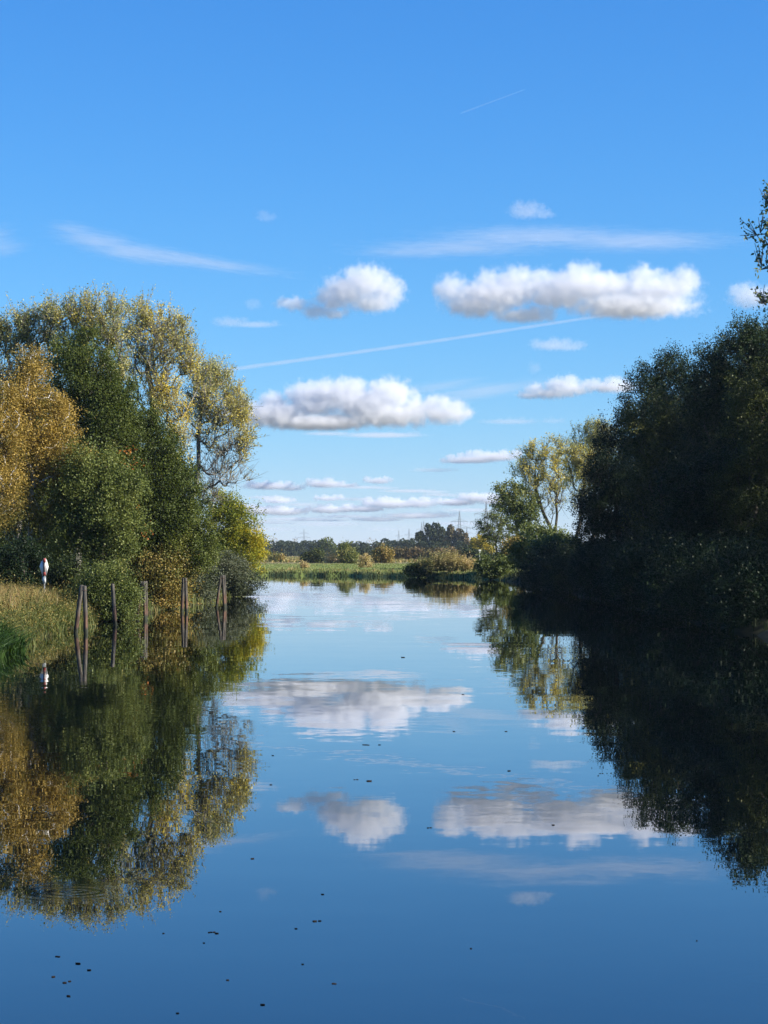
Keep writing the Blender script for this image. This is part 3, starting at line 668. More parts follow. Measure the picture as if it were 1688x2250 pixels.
tree('bramble_thicket', 'brown and green bramble thicket at the waterline behind the middle mooring dolphins', 330, 121,
     [c1(870, 1700, 110, 80, 0, .4), c1(980, 1720, 110, 90, 0, .45), c1(930, 1820, 120, 80, 0, .55), c1(1020, 1820, 80, 70, 2, .6), c1(820, 1820, 80, 80, 0, .5), c1(900, 1890, 110, 40, 0, .7), c1(1070, 1690, 70, 70, 3, .35)],
     L_BRAMBLE, BARK, cat='thicket', seed=63, clumps=230, **WK)
tree('hazel_shrub', 'leafy blue green shrub overhanging the water behind the single leaning pile', 244, 101,
     [c1(640, 1780, 110, 80, 0, .3), c1(720, 1860, 100, 90, 0, .25), c1(620, 1880, 100, 80, 0, .3), c1(710, 1960, 60, 50, -.6, .25), c1(690, 1970, 90, 50, 0, .2), c1(560, 1830, 60, 70, 0, .35)],
     L_HAZEL, BARK, cat='shrub', seed=64, clumps=190, **{**WK, 'leaf': 0.12, 'twig_len': 0.6})
tree('elder_shrub', 'low elder at the foot of the golden birch, coloured dark for shade', 60, 107,
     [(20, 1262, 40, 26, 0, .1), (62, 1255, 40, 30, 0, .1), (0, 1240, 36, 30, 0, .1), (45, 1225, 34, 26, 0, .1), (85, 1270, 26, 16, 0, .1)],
     L_ALDER, BARK, cat='shrub', seed=67, clumps=110, **{**WK, 'leaf': 0.13, 'twig_len': 0.6})  # dark alder leaves stand in for the shade on this elder
tree('bramble_thicket', 'low leafy bramble right of the warning board, coloured dark for shade', 135, 104,
     [c1(478, 1695, 40, 50, -1, .1), c1(380, 1740, 70, 40, 0, .1), c1(320, 1750, 60, 40, 0, .15), c1(440, 1760, 50, 40, 0, .2)],
     L_MAPLE, BARK, cat='thicket', seed=65, clumps=60, **{**WK, 'leaf': 0.12, 'twig_len': 0.5})  # dark maple leaf colour paints in the shade here
# the shaded wood behind
wood = tree('woodland_tree', 'slim dark trunked tree in the shaded wood behind the left bank trees', 60, 142,
     [(60, 1080, 90, 90, 0, .2), (90, 1000, 80, 90, 0, .2), (30, 1150, 70, 60, 0, .2, .6)], L_DENSE, BARK, group='trees in the shaded left wood', seed=71, clumps=150, r_trunk=0.17, top_frac=0.9, **{**DK, 'leaf': 0.2, 'per': 12})
for k, (u, D) in enumerate(((-40, 138), (15, 131), (118, 135), (150, 150), (185, 140), (225, 152), (275, 146), (330, 158), (100, 158), (10, 156), (390, 168), (60, 168), (200, 170))):
    x = (u - UC) / F * D
    copy_tree(wood, (x, D, float(ground_z(x, D))), k * 1.3, 0.8 + 0.35 * ((k * 37) % 10) / 10)

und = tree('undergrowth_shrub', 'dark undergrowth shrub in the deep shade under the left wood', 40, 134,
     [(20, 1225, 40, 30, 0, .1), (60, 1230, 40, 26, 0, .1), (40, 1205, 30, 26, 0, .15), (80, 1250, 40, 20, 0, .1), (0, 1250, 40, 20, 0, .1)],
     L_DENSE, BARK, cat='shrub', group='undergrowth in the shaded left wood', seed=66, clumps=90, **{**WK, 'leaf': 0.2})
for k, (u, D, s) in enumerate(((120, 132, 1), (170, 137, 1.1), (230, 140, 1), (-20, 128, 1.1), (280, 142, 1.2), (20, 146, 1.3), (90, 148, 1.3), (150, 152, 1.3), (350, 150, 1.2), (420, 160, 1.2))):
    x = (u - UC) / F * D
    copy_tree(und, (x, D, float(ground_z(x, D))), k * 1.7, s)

# ------------------------------------------------------------------ trees on the right bank
AK = dict(twigs=9, per=13, twig_len=1.05, leaf=0.17, spread=0.14, up=0.25, out=1.0, rand=0.6, ascend=0.3, surf=0.5)
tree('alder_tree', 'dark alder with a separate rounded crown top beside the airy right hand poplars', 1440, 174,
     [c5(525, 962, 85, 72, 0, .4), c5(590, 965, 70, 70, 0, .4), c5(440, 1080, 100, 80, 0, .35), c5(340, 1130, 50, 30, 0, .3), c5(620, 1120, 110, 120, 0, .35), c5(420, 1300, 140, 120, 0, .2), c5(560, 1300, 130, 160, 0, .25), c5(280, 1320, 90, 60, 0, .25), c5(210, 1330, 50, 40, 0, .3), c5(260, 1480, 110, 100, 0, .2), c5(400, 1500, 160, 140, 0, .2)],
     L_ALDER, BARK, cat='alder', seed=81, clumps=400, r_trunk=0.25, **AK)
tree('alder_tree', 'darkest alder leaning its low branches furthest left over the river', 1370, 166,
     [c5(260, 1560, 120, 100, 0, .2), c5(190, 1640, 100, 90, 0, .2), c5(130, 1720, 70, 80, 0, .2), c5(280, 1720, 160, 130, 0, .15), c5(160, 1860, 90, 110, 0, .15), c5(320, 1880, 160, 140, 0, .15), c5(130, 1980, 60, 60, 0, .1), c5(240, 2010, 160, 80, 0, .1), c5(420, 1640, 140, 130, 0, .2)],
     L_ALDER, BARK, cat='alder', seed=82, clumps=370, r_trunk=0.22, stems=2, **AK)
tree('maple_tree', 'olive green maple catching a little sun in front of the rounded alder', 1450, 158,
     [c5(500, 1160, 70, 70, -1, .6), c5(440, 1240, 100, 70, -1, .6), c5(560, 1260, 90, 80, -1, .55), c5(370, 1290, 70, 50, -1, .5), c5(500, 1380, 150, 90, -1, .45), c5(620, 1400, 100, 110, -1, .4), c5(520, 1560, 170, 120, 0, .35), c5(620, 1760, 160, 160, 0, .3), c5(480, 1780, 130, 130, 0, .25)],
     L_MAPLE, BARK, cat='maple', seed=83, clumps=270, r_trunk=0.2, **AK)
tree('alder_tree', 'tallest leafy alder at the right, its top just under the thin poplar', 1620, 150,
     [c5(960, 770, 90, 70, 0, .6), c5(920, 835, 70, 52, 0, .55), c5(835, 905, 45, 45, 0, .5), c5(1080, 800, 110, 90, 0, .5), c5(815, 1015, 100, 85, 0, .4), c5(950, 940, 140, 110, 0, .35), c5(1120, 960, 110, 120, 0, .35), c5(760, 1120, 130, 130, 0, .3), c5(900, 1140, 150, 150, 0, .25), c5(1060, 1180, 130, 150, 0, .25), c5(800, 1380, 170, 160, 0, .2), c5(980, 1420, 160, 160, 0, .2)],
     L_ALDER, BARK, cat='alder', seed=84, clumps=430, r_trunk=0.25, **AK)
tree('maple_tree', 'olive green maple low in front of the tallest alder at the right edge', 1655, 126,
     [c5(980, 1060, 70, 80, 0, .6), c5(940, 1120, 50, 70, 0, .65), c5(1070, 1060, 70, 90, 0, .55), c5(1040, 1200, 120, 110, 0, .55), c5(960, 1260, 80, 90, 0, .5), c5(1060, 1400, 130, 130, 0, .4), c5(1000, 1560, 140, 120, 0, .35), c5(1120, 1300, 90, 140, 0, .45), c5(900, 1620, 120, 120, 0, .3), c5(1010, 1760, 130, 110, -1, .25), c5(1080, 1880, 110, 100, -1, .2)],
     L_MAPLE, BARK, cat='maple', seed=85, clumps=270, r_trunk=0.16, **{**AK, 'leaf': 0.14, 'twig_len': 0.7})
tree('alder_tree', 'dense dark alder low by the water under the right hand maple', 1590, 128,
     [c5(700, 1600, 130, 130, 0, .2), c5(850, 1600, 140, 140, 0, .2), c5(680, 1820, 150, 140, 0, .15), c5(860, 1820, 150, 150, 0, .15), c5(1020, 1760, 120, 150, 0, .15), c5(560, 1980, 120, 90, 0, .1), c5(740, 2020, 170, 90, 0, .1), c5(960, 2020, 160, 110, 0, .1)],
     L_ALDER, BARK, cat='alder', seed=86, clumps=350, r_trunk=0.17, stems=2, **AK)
tree('poplar_tree', 'thin tall poplar top with dark leaves cut off by the right edge', 2110, 55,
     [(1684, 455, 13, 26, 0, .03, .8), (1672, 500, 16, 26, 0, .03, .7), (1690, 540, 22, 34, 0, .03, .8), (1672, 585, 14, 20, 0, .03, .5), (1694, 625, 18, 40, 0, .05, .6), (1686, 680, 14, 34, 0, .05, .5), (1740, 560, 40, 90, 0, .05, .8), (1740, 420, 40, 70, 0, .05), (1820, 480, 80, 120, 0, .1), (1930, 400, 100, 140, 0, .1), (2050, 500, 130, 180, 0, .1), (1900, 680, 110, 120, 0, .1), (2150, 700, 160, 200, 0, .1)],
     L_POPLAR, BARK_PALE, seed=87, clumps=330, r_trunk=0.17, top_frac=0.85, **{**PK, 'leaf': 0.145, 'per': 5, 'up': 0.8, 'twig_len': 0.42, 'twigs': 6, 'spread': 0.06, 'tint_var': 0.10})
# dark wood behind and beside; unseen trees added to keep sun off the bank
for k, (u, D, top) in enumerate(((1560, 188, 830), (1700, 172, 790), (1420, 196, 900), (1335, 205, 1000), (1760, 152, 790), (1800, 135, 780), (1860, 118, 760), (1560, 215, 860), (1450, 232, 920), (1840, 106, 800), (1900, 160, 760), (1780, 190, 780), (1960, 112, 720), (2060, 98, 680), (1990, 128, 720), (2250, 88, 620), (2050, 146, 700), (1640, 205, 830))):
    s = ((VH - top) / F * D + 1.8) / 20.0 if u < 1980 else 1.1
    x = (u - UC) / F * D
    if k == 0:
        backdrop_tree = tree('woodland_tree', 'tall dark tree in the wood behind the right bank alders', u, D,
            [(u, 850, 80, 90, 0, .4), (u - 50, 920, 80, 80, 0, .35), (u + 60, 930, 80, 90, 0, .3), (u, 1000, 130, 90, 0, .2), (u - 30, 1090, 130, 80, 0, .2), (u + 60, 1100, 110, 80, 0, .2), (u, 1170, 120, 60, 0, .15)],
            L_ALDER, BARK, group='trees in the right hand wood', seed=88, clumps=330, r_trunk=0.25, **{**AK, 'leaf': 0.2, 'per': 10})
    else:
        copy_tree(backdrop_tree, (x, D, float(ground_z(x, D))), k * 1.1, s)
for k, D in enumerate(range(84, 236, 10)):  # outer row, mostly out of view, added to shade the trees nearer the water
    x = 32.5 + 2.2 * math.sin(k * 2.4)
    uu = UC + x / D * F
    top = 690 if uu < 1700 else 520
    if uu < 1600: top = 780
    s = min(1.15, ((VH - top) / F * D + 1.8) / 20.0)
    copy_tree(backdrop_tree, (x, D, float(ground_z(x, D))), k * 0.9, s)
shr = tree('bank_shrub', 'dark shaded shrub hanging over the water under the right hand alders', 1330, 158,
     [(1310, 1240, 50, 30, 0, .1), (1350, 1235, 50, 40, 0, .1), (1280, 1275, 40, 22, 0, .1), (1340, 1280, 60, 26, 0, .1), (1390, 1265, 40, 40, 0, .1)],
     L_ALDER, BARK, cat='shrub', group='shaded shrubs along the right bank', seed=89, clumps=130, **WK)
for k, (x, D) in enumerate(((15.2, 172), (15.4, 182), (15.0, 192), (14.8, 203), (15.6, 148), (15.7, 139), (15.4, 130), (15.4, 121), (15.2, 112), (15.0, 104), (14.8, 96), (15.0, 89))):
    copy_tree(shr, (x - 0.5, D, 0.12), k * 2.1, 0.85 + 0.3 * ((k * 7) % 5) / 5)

# airy poplars and the sunlit shrubs round them, farther along the right bank
QK = dict(twigs=8, per=8, twig_len=1.2, leaf=0.20, spread=0.16, up=1.0, out=0.6, rand=0.5, show_twigs=True, ascend=0.9, surf=0.4)
tree('poplar_tree', 'airy pale gold poplar with forked dark limbs at the far right bank', 1214, 308,
     [c4(860, 425, 65, 85, 0, .65, .9), c4(930, 395, 65, 85, 0, .7, .95), c4(1030, 375, 80, 85, 0, .75, .95), c4(820, 520, 70, 90, 0, .6, .9), c4(900, 540, 100, 95, 0, .65, .75), c4(1030, 520, 110, 95, 0, .65, .75), c4(1110, 560, 80, 100, 0, .65, .7), c4(960, 650, 140, 100, 0, .55, .5), c4(860, 640, 80, 80, 0, .5, .5), c4(1080, 700, 90, 100, 0, .5, .15), c4(960, 800, 120, 80, 0, .4, .1)],
     L_POPLAR, BARK, seed=91, clumps=260, r_trunk=0.24, lean=(1218, 1000), stems=2, **QK)
tree('poplar_tree', 'yellow flecked poplar half hidden behind the dark right hand alders', 1262, 300,
     [c4(1150, 370, 50, 70, 0, .5), c4(1190, 450, 70, 80, 0, .65), c4(1260, 430, 80, 80, 0, .6), c4(1280, 520, 90, 90, 0, .7), c4(1330, 540, 70, 90, 0, .6), c4(1220, 620, 90, 100, 0, .5, .6), c4(1330, 660, 80, 100, 0, .4, .6), c4(1250, 770, 80, 100, 0, .4, .25), c4(1380, 480, 60, 100, 0, .5)],
     L_POPLAR, BARK, seed=92, clumps=220, r_trunk=0.24, **QK)
tree('poplar_tree', 'tallest far poplar with grey green top touching the dark alder', 1310, 320,
     [c4(1330, 210, 60, 70, 0, .25), c4(1390, 230, 60, 80, 0, .25), c4(1300, 290, 60, 60, 0, .3), c4(1220, 270, 40, 60, 0, .3, .7), c4(1370, 340, 90, 90, 0, .3), c4(1230, 360, 50, 60, 0, .35, .5), c4(1390, 460, 80, 100, 0, .3, .7), c4(1440, 300, 80, 100, 0, .25)],
     L_POPLAR, BARK, seed=93, clumps=170, r_trunk=0.24, **QK)
tree('alder_tree', 'grey green tree left of the airy pale gold poplar', 1140, 300,
     [c4(670, 680, 50, 70, 0, .5), c4(740, 670, 70, 60, 0, .5), c4(690, 770, 60, 60, 0, .45), c4(800, 730, 80, 90, 0, .4), c4(870, 770, 60, 80, 0, .35), c4(760, 870, 80, 80, 0, .3), c4(860, 880, 80, 80, 0, .3), c4(790, 970, 80, 60, 0, .25), c4(730, 800, 60, 80, 0, .35)],
     L_HAZEL, BARK, cat='tree', seed=94, clumps=190, r_trunk=0.18, twigs=8, per=8, twig_len=1.0, leaf=0.26, spread=0.2, up=0.5, out=0.8, rand=0.6, ascend=0.6, surf=0.5)
tree('wild_apple_tree', 'sparse dark little tree with spreading twigs left of the right bank poplars', 1094, 292,
     [c4(560, 890, 60, 40, 0, .2), c4(620, 880, 60, 40, 0, .2), c4(550, 950, 50, 40, 0, .2), c4(620, 960, 80, 50, 0, .2), c4(680, 930, 50, 60, 0, .2), c4(610, 1020, 60, 40, 0, .15), c4(680, 1030, 60, 50, 0, .15)],
     L_HAZEL, BARK, seed=95, clumps=120, r_trunk=0.14, twigs=7, per=5, twig_len=0.9, leaf=0.2, spread=0.12, up=0.0, out=0.9, rand=0.6, ascend=0.2, surf=0.5, show_twigs=True, top_frac=0.7)
SK = dict(twigs=8, per=8, twig_len=0.9, leaf=0.24, spread=0.2, up=0.4, out=0.8, rand=0.7, ascend=0.5, surf=0.5, stems=3, r_trunk=0.08)
tree('spindle_shrub', 'orange and yellow shrub under the grey green tree on the far right bank', 1130, 276,
     [c4(770, 1090, 80, 60, 0, .6), c4(840, 1080, 40, 50, 0, .75), c4(700, 1120, 50, 40, 0, .5), c4(760, 1160, 90, 50, 0, .4)], L_BRAMBLE, BARK, cat='shrub', seed=101, clumps=90, **SK)
tree('willow_shrub', 'bright green low shrub at the foot of the pale leaning birch trunk', 1200, 246,
     [c4(1000, 1150, 70, 50, 0, .3), c4(1040, 1130, 40, 40, 0, .35), c4(960, 1180, 60, 40, 0, .25)], L_LIME, BARK, cat='shrub', seed=102, clumps=70, **SK)
tree('spindle_shrub', 'yellow green shrub beside the edge of the dark alder shade', 1252, 232,
     [c4(1150, 1120, 50, 60, 0, .4), c4(1210, 1110, 60, 70, 0, .35), c4(1180, 1190, 80, 50, 0, .3)], L_LIME, BARK, cat='shrub', seed=103, clumps=80, **SK)
tree('hazel_thicket', 'olive thicket round the forked trunks of the airy far poplar', 1205, 262,
     [c4(900, 1000, 80, 70, 0, .3), c4(980, 1020, 80, 70, 0, .3), c4(1060, 1030, 80, 80, 0, .35), c4(870, 1100, 70, 60, 0, .2), c4(1100, 1080, 60, 80, 0, .3), c4(960, 1110, 90, 60, 0, .2)], L_HAZEL, BARK, cat='thicket', seed=104, clumps=190, **SK)
sh2 = tree('bank_shrub', 'dark shrub on the shaded slope below the far right bank poplars', 1075, 258,
     [c4(560, 1210, 60, 40, 0, .2), c4(620, 1230, 60, 36, 0, .2), c4(680, 1210, 60, 40, 0, .2), c4(600, 1250, 80, 30, 0, .15)], L_HAZEL, BARK, cat='shrub', group='shrubs on the shaded slope under the poplars', seed=105, clumps=90, **SK)
for k, (x, D) in enumerate(((15.2, 248), (15.4, 240), (15.6, 230), (15.7, 221), (15.8, 212), (17.5, 236), (17.8, 222), (17.2, 250))):
    copy_tree(sh2, (x, D, float(ground_z(x, D)) - 0.1), k * 1.7, 0.85 + 0.1 * (k % 4))
br = empty('leafless_birch', (at(1192, 1225, 250)[0], 250, 0.6), 'thin pale leafless birch stem leaning in front of the far poplars', 'birch')
k = 250 / F
MB().tube([(0, 0, 0), (-0.15, 0, 1.6), (-0.45, 0, 3.2), (-0.62, 0, 4.4)], [0.075, 0.06, 0.045, 0.03]).build('trunk', BARK_BIRCH, br, True)
MB().tube([(-0.45, 0, 3.2), (-0.9, 0.1, 3.9)], [0.03, 0.015]).build('branch', BARK_BIRCH, br, True)
MB().tube([(-0.2, 0, 2.0), (0.2, 0.1, 2.8)], [0.03, 0.012]).build('branch', BARK_BIRCH, br, True)
lg = empty('fallen_branch', (at(1198, 1268, 236)[0], 236, 0.25), 'bleached fallen branch lying at the shaded right waterline', 'branch')
MB().tube([(-0.6, 0, -0.1), (0.1, 0.1, 0.12), (0.9, 0.1, 0.32)], [0.06, 0.05, 0.02]).build('limb', BARK_BIRCH, lg, True)
MB().tube([(0.1, 0.1, 0.12), (0.5, -0.2, 0.08)], [0.035, 0.012]).build('side_branch', BARK_BIRCH, lg, True)
for k, (u, D, h, dx, lab) in enumerate(((1455, 150, 4.4, -.3, 'pale upright stem among the dark alders, second from the water'), (1437, 152, 3.0, .3, 'short pale stem low in the alder shade nearest the water'), (1458, 154, 2.6, .1, 'pale stem stump beside the upright stem in the alder shade'))):
    o = empty('leafless_birch', (at(u, 0, D)[0], D - 6, 0.4), lab, 'birch')
    MB().tube([(0, 0, 0), (dx * .4, 0, h * .5), (dx, 0, h)], [0.07, 0.055, 0.03]).build('trunk', BARK_BIRCH, o, True)
    MB().tube([(dx * .5, 0, h * .6), (dx * .5 + .4, .1, h * .85)], [0.03, 0.012]).build('branch', BARK_BIRCH, o, True)

# ------------------------------------------------------------------ meadow shrubs and hedge
MK = dict(twigs=8, per=8, twig_len=1.0, leaf=0.36, spread=0.3, up=0.4, out=0.8, rand=0.7, ascend=0.4, surf=0.5, stems=2, r_trunk=0.12)
def msh(name, label, u, D, blobs, lm, cat='shrub', **kw): return tree(name, label, u, D, blobs, lm, BARK, cat=cat, **{**MK, **kw})
msh('hawthorn_shrub', 'wide ragged hawthorn on the meadow under the left pylon', 690, 480, [c3(440, 430, 40, 30), c3(470, 420, 40, 34), c3(400, 430, 24, 26), c3(430, 460, 60, 20), c3(490, 440, 26, 20)], L_MAPLE, seed=111, clumps=90)
msh('young_tree', 'upright green young tree standing alone on the meadow', 762, 470, [c3(650, 380, 26, 36), c3(640, 420, 36, 36), c3(670, 430, 36, 36), c3(655, 455, 40, 20)], L_HAZEL, 'tree', seed=112, clumps=110)
msh('hawthorn_shrub', 'round reddish brown hawthorn on the meadow right of the young tree', 839, 480, [c3(885, 410, 46, 30, 0, .7), c3(870, 440, 46, 26, 0, .6), c3(910, 430, 36, 30, 0, .6)], L_BRAMBLE, seed=113, clumps=100)
msh('weed_clump', 'brown ragged weed clump standing nearest the water on the meadow', 805, 345, [c3(780, 470, 34, 34, 0, .6, .7), c3(770, 440, 24, 20, 0, .6, .5), c3(785, 495, 30, 18, 0, .5, .8)], L_TAN, seed=114, clumps=60, leaf=0.2, twig_len=0.7, spread=0.15)
msh('weed_clump', 'pale tan weed clump between the hawthorn and the young tree', 735, 470, [c3(575, 445, 36, 24, 0, .8, .8), c3(600, 450, 30, 20, 0, .7)], L_TAN, seed=115, clumps=50)
msh('weed_clump', 'thin brown weed stalks on the left part of the far bank', 668, 330, [c3(378, 485, 12, 20, 0, .8, .6)], L_TAN, seed=116, clumps=20, leaf=0.2, spread=0.12, twig_len=0.6)
msh('weed_clump', 'reddish low weed patch at the far left of the meadow', 606, 520, [c3(200, 440, 34, 14, 0, .9, .9)], L_BRAMBLE, seed=117, clumps=30)
msh('willow_thicket', 'large tan willow thicket on the far bank in front of the hedge', 990, 281, [c3(1220, 495, 50, 28, 0, .25), c3(1280, 480, 60, 30, 0, .3), c3(1350, 482, 60, 30, 0, .4), c3(1410, 496, 50, 24, 0, .6), c3(1455, 505, 30, 22, 0, .7), c3(1260, 520, 80, 16, 0, .3), c3(1370, 520, 90, 16, 0, .4), c3(1180, 508, 40, 22, 0, .2), c3(1310, 455, 24, 18, 0, .4, .6)], L_TAN, 'thicket', seed=118, clumps=300, leaf=0.13, twig_len=1.1, spread=0.08, up=1.5, out=0.4, per=12)
msh('bank_shrub', 'low dark green shrub at the waterline left of the tan willow thicket', 918, 282, [c3(1130, 505, 60, 34, 0, .1), c3(1090, 525, 50, 22, 0, .1), c3(1160, 530, 40, 20, 0, .1)], L_HAZEL, seed=119, clumps=110, leaf=0.2, twig_len=0.6, spread=0.15)
msh('field_maple', 'bright yellow tree at the right end of the meadow', 1050, 620, [c3(1520, 325, 40, 34, 0, .6), c3(1500, 360, 40, 30, 0, .5), c3(1550, 370, 36, 30, 0, .5), c3(1590, 370, 30, 26, 0, .5), c3(1530, 400, 50, 24, 0, .2), c3(1585, 400, 30, 20, 0, .4)], L_YELLOW, 'tree', seed=120, clumps=120, leaf=0.45)
msh('scrub_thicket', 'dull olive scrub under the bright yellow tree', 1045, 600, [c3(1500, 420, 50, 26, 0, .2), c3(1560, 430, 60, 24, 0, .2), c3(1450, 410, 40, 20, 0, .2)], L_MAPLE, 'thicket', seed=121, clumps=70, leaf=0.45)
hd = [c3(x, 407 + 3 * math.sin(x * .05), 34, 15 + 3 * math.sin(x * .09), 0, .5 + .2 * math.sin(x * .03)) for x in range(960, 1480, 36)]
tree('hedge', 'long brown hedge across the meadow behind the tan willow thicket', 948, 620, hd, L_FARBROWN, BARK, cat='hedge', seed=122, clumps=260, **{**MK, 'leaf': 0.5, 'stems': 1})
tree('hedge', 'short dark hedge left of the round reddish hawthorn', 785, 700, [c3(x, 414, 28, 16, 0, .3) for x in range(705, 800, 24)], L_FAR, BARK, cat='hedge', seed=123, clumps=90, **{**MK, 'leaf': 0.55, 'stems': 1})

# ------------------------------------------------------------------ far wood line
def far_tree(name, label, u, vtop, w, leafm, D, seed, group=None, vbase=1222.5, pale=False, n=1300):
    """a crown of clumped leaves on a trunk; all one mesh because the photograph shows it about 15 pixels tall"""
    rng = np.random.default_rng(seed)
    k = D / F
    H = (vbase - vtop) * k
    R = w * k / 2
    nb = 12
    C = np.stack((rng.normal(0, .42, nb) * R, rng.normal(0, .42, nb) * R, H * rng.uniform(.32, .82, nb)), 1)
    C[0] = (0, 0, H * .84); C[1] = (R * .6, 0, H * .3); C[2] = (-R * .6, 0, H * .3); C[3] = (R * .1, 0, H * .25); C[4] = (-R * .8, 0, H * .2); C[5] = (R * .8, 0, H * .2)
    q = rng.integers(0, nb, n)
    d = unit(rng.normal(size=(n, 3))) * rng.uniform(.55, 1.0, (n, 1)) ** .5
    P = C[q] + d * np.array((R * .46, R * .46, H * .2))
    P[:, 2] = np.clip(P[:, 2], .2, None)
    V, Fc = leaves(P, 0.95 if not pale else 0.7, rng, 0.6)
    tv, tf = tubes([(0, 0, -.6)], [(0, 0, H * .6)], [0.35], [0.15], 6)
    me = np_mesh(name, np.concatenate((V, tv)), np.concatenate((Fc, tf + len(V))), [leafm, BARK], tint=np.concatenate((np.clip(rng.normal(.15, .18, nb)[q] + rng.normal(.15, .15, n), 0, 1), np.zeros(len(tf)))), mat_idx=np.concatenate((np.zeros(n), np.ones(len(tf)))))
    o = obj(name, me)
    o.location = at(u, vbase, D)
    NTRI[0] += 2 * n
    return tag(o, label, 'tree', group)
def fcopy(src, u, D, sc, rz, zs=1.0):
    o = src.copy(); COL.objects.link(o)
    o.location = at(u, 1222.0, D); o.scale = (sc, sc, sc * zs); o.rotation_euler = (0, 0, rz)
    return o
DF = 1150
gA = 'dark trees of the far wood line'
protos = [far_tree('oak_tree', 'dark green tree in the even part of the far wood line', 585 + 30 * i, 1191, 34, L_FAR, DF, 200 + i, gA) for i in range(3)]
pos = [(575, 1.05), (600, 1.1), (622, 1.2), (640, .8), (655, 1.0), (673, 1.05), (692, 1.0), (735, .9), (757, .9), (772, .95), (788, 1.0), (806, .95), (826, 1.05), (845, 1.25), (866, 1.2), (885, 1.15), (905, 1.1), (560, 1.0), (545, 1.1), (525, 1.1), (505, 1.1), (880, .7), (610, .75), (700, .7), (812, .7), (568, .8), (588, .85), (632, .9), (664, .85), (683, .9), (712, .95), (746, .8), (764, .8), (780, .85), (797, .8), (835, .9), (856, 1.0), (876, 1.0), (895, 1.0), (920, 1.0), (725, .8)]
for k, (u, s) in enumerate(pos):
    fcopy(protos[k % 3], u + random.uniform(-3, 3), DF + random.uniform(-60, 120), s, k * 1.9, random.uniform(.92, 1.08))
far_tree('round_tree', 'fuller green tree standing forward of the far wood line, left of centre', 722, 1181, 44, L_HAZEL, 1000, 231, n=1300)
far_tree('round_tree', 'green companion crown touching the fuller forward tree on its left', 703, 1187, 26, L_FAR, 1005, 232)
for k, (u, v, w) in enumerate(((940, 1152, 34), (955, 1150, 34), (972, 1160, 36), (925, 1168, 30))):
    far_tree('tall_poplar', ['tall grey green tree at the left shoulder of the highest far clump', 'highest grey green tree of the far clump by the pylons', 'green tree in the middle of the highest far clump', 'lowest green tree left of the highest far clump'][k], u, v, w, L_FAR, 980, 240 + k, n=2600)
for k, (u, v, w) in enumerate(((991, 1154, 34), (1008, 1163, 34), (1024, 1172, 32), (1040, 1183, 30))):
    far_tree('autumn_tree', ['reddish brown tree at the top of the far clump', 'olive brown tree under the second nearest pylon', 'tawny tree on the right slope of the far clump', 'low tawny tree right of the far clump by the yellow tree'][k], u, v, w, L_FARBROWN, 975, 250 + k, n=2200)
for k, (u, w) in enumerate(((950, 40), (980, 44), (1010, 40), (930, 36))):
    far_tree('understorey_tree', ['low dark tree at the foot of the left part of the highest far clump', 'low dark tree at the foot of the middle of the highest far clump', 'low dark tree under the second nearest pylon', 'low dark tree at the left end of the highest far clump'][k], u, 1190, w, L_FAR, 950, 260 + k, 'low trees at the foot of the far clump')
for k, (u, v) in enumerate(((602, 1177), (650, 1181), (719, 1179), (813, 1182))):
    far_tree('bare_tree', ['pale half bare tree top over the left end of the far wood', 'pale half bare tree top beside the left pylon', 'pale half bare tree top behind the fuller forward tree', 'pale half bare tree top near the middle of the far wood'][k], u, v, 22, L_FARPALE, 1350, 270 + k, pale=True, n=260)

# ------------------------------------------------------------------ pylons
STEEL = flat_mat('galvanised_steel', (0.20, 0.22, 0.24), 0.6, 0.4)
def pylon(label, u, vtop, D, a1, w1, a2, w2, turn=0.0):
    """lattice mast: top at vtop; arms a1, a2 metres below the top with half widths w1, w2"""
    base = at(u, 1222, D); H = EYE + (VH - vtop) / F * D - base[2]
    o = empty('power_pylon', base, label, 'pylon', 'pylons of the power line')
    o.rotation_euler = (0, 0, turn)
    hw = lambda z: 0.16 + (H - z) / H * 3.0 if z < H - a2 - 4 else 0.10 + (H - z) * 0.075
    lv = list(np.linspace(0, H - a2 - 4, 6)) + list(np.linspace(H - a2 - 2, H, 9))
    for sx_, sy_ in ((1, 1), (1, -1), (-1, 1), (-1, -1)):
        MB().tube([(sx_ * hw(z), sy_ * hw(z), z) for z in lv], 0.13, 4).build('leg', STEEL, o)
    br_ = MB()
    for z0, z1 in zip(lv[:-1], lv[1:]):
        for s in (1, -1):
            for (p, q) in ((1, -1), (-1, 1)):
                br_.tube([(p * hw(z0), s * hw(z0), z0), (q * hw(z1), s * hw(z1), z1)], 0.07, 4)
                br_.tube([(s * hw(z0), p * hw(z0), z0), (s * hw(z1), q * hw(z1), z1)], 0.07, 4)
    br_.build('bracing', STEEL, o)
    for a, w in ((a1, w1), (a2, w2)):
        z = H - a; arm = MB()
        for s in (-1, 1):
            for y in (-0.5, 0.5): arm.tube([(0, y, z), (s * w, y * .2, z)], 0.15, 4)
            arm.tube([(s * hw(z), 0, z + w * .26), (s * w, 0, z)], 0.11, 4)
            for t in (.3, .55, .8): arm.tube([(s * w * t, 0, z), (s * w * (t - .12), 0, z + w * .26 * (1 - t))], 0.06, 4)
        arm.build('cross_arm', STEEL, o)
        ins = MB()
        for s in (-1, 1):
            for t in (.5, .98): ins.tube([(s * w * t, 0, z), (s * w * t, 0, z - 1.8)], 0.10, 5)
        ins.build('insulator', STEEL, o)
    return o
pylon('nearest lattice pylon, half hidden behind the small dark tree', 1068.5, 1102, 1700, 9.3, 9.2, 15.2, 12.3, .2)
pylon('second nearest lattice pylon standing over the right end of the far clump', 1010, 1122, 2100, 10, 7.8, 16.1, 10.5, .2)
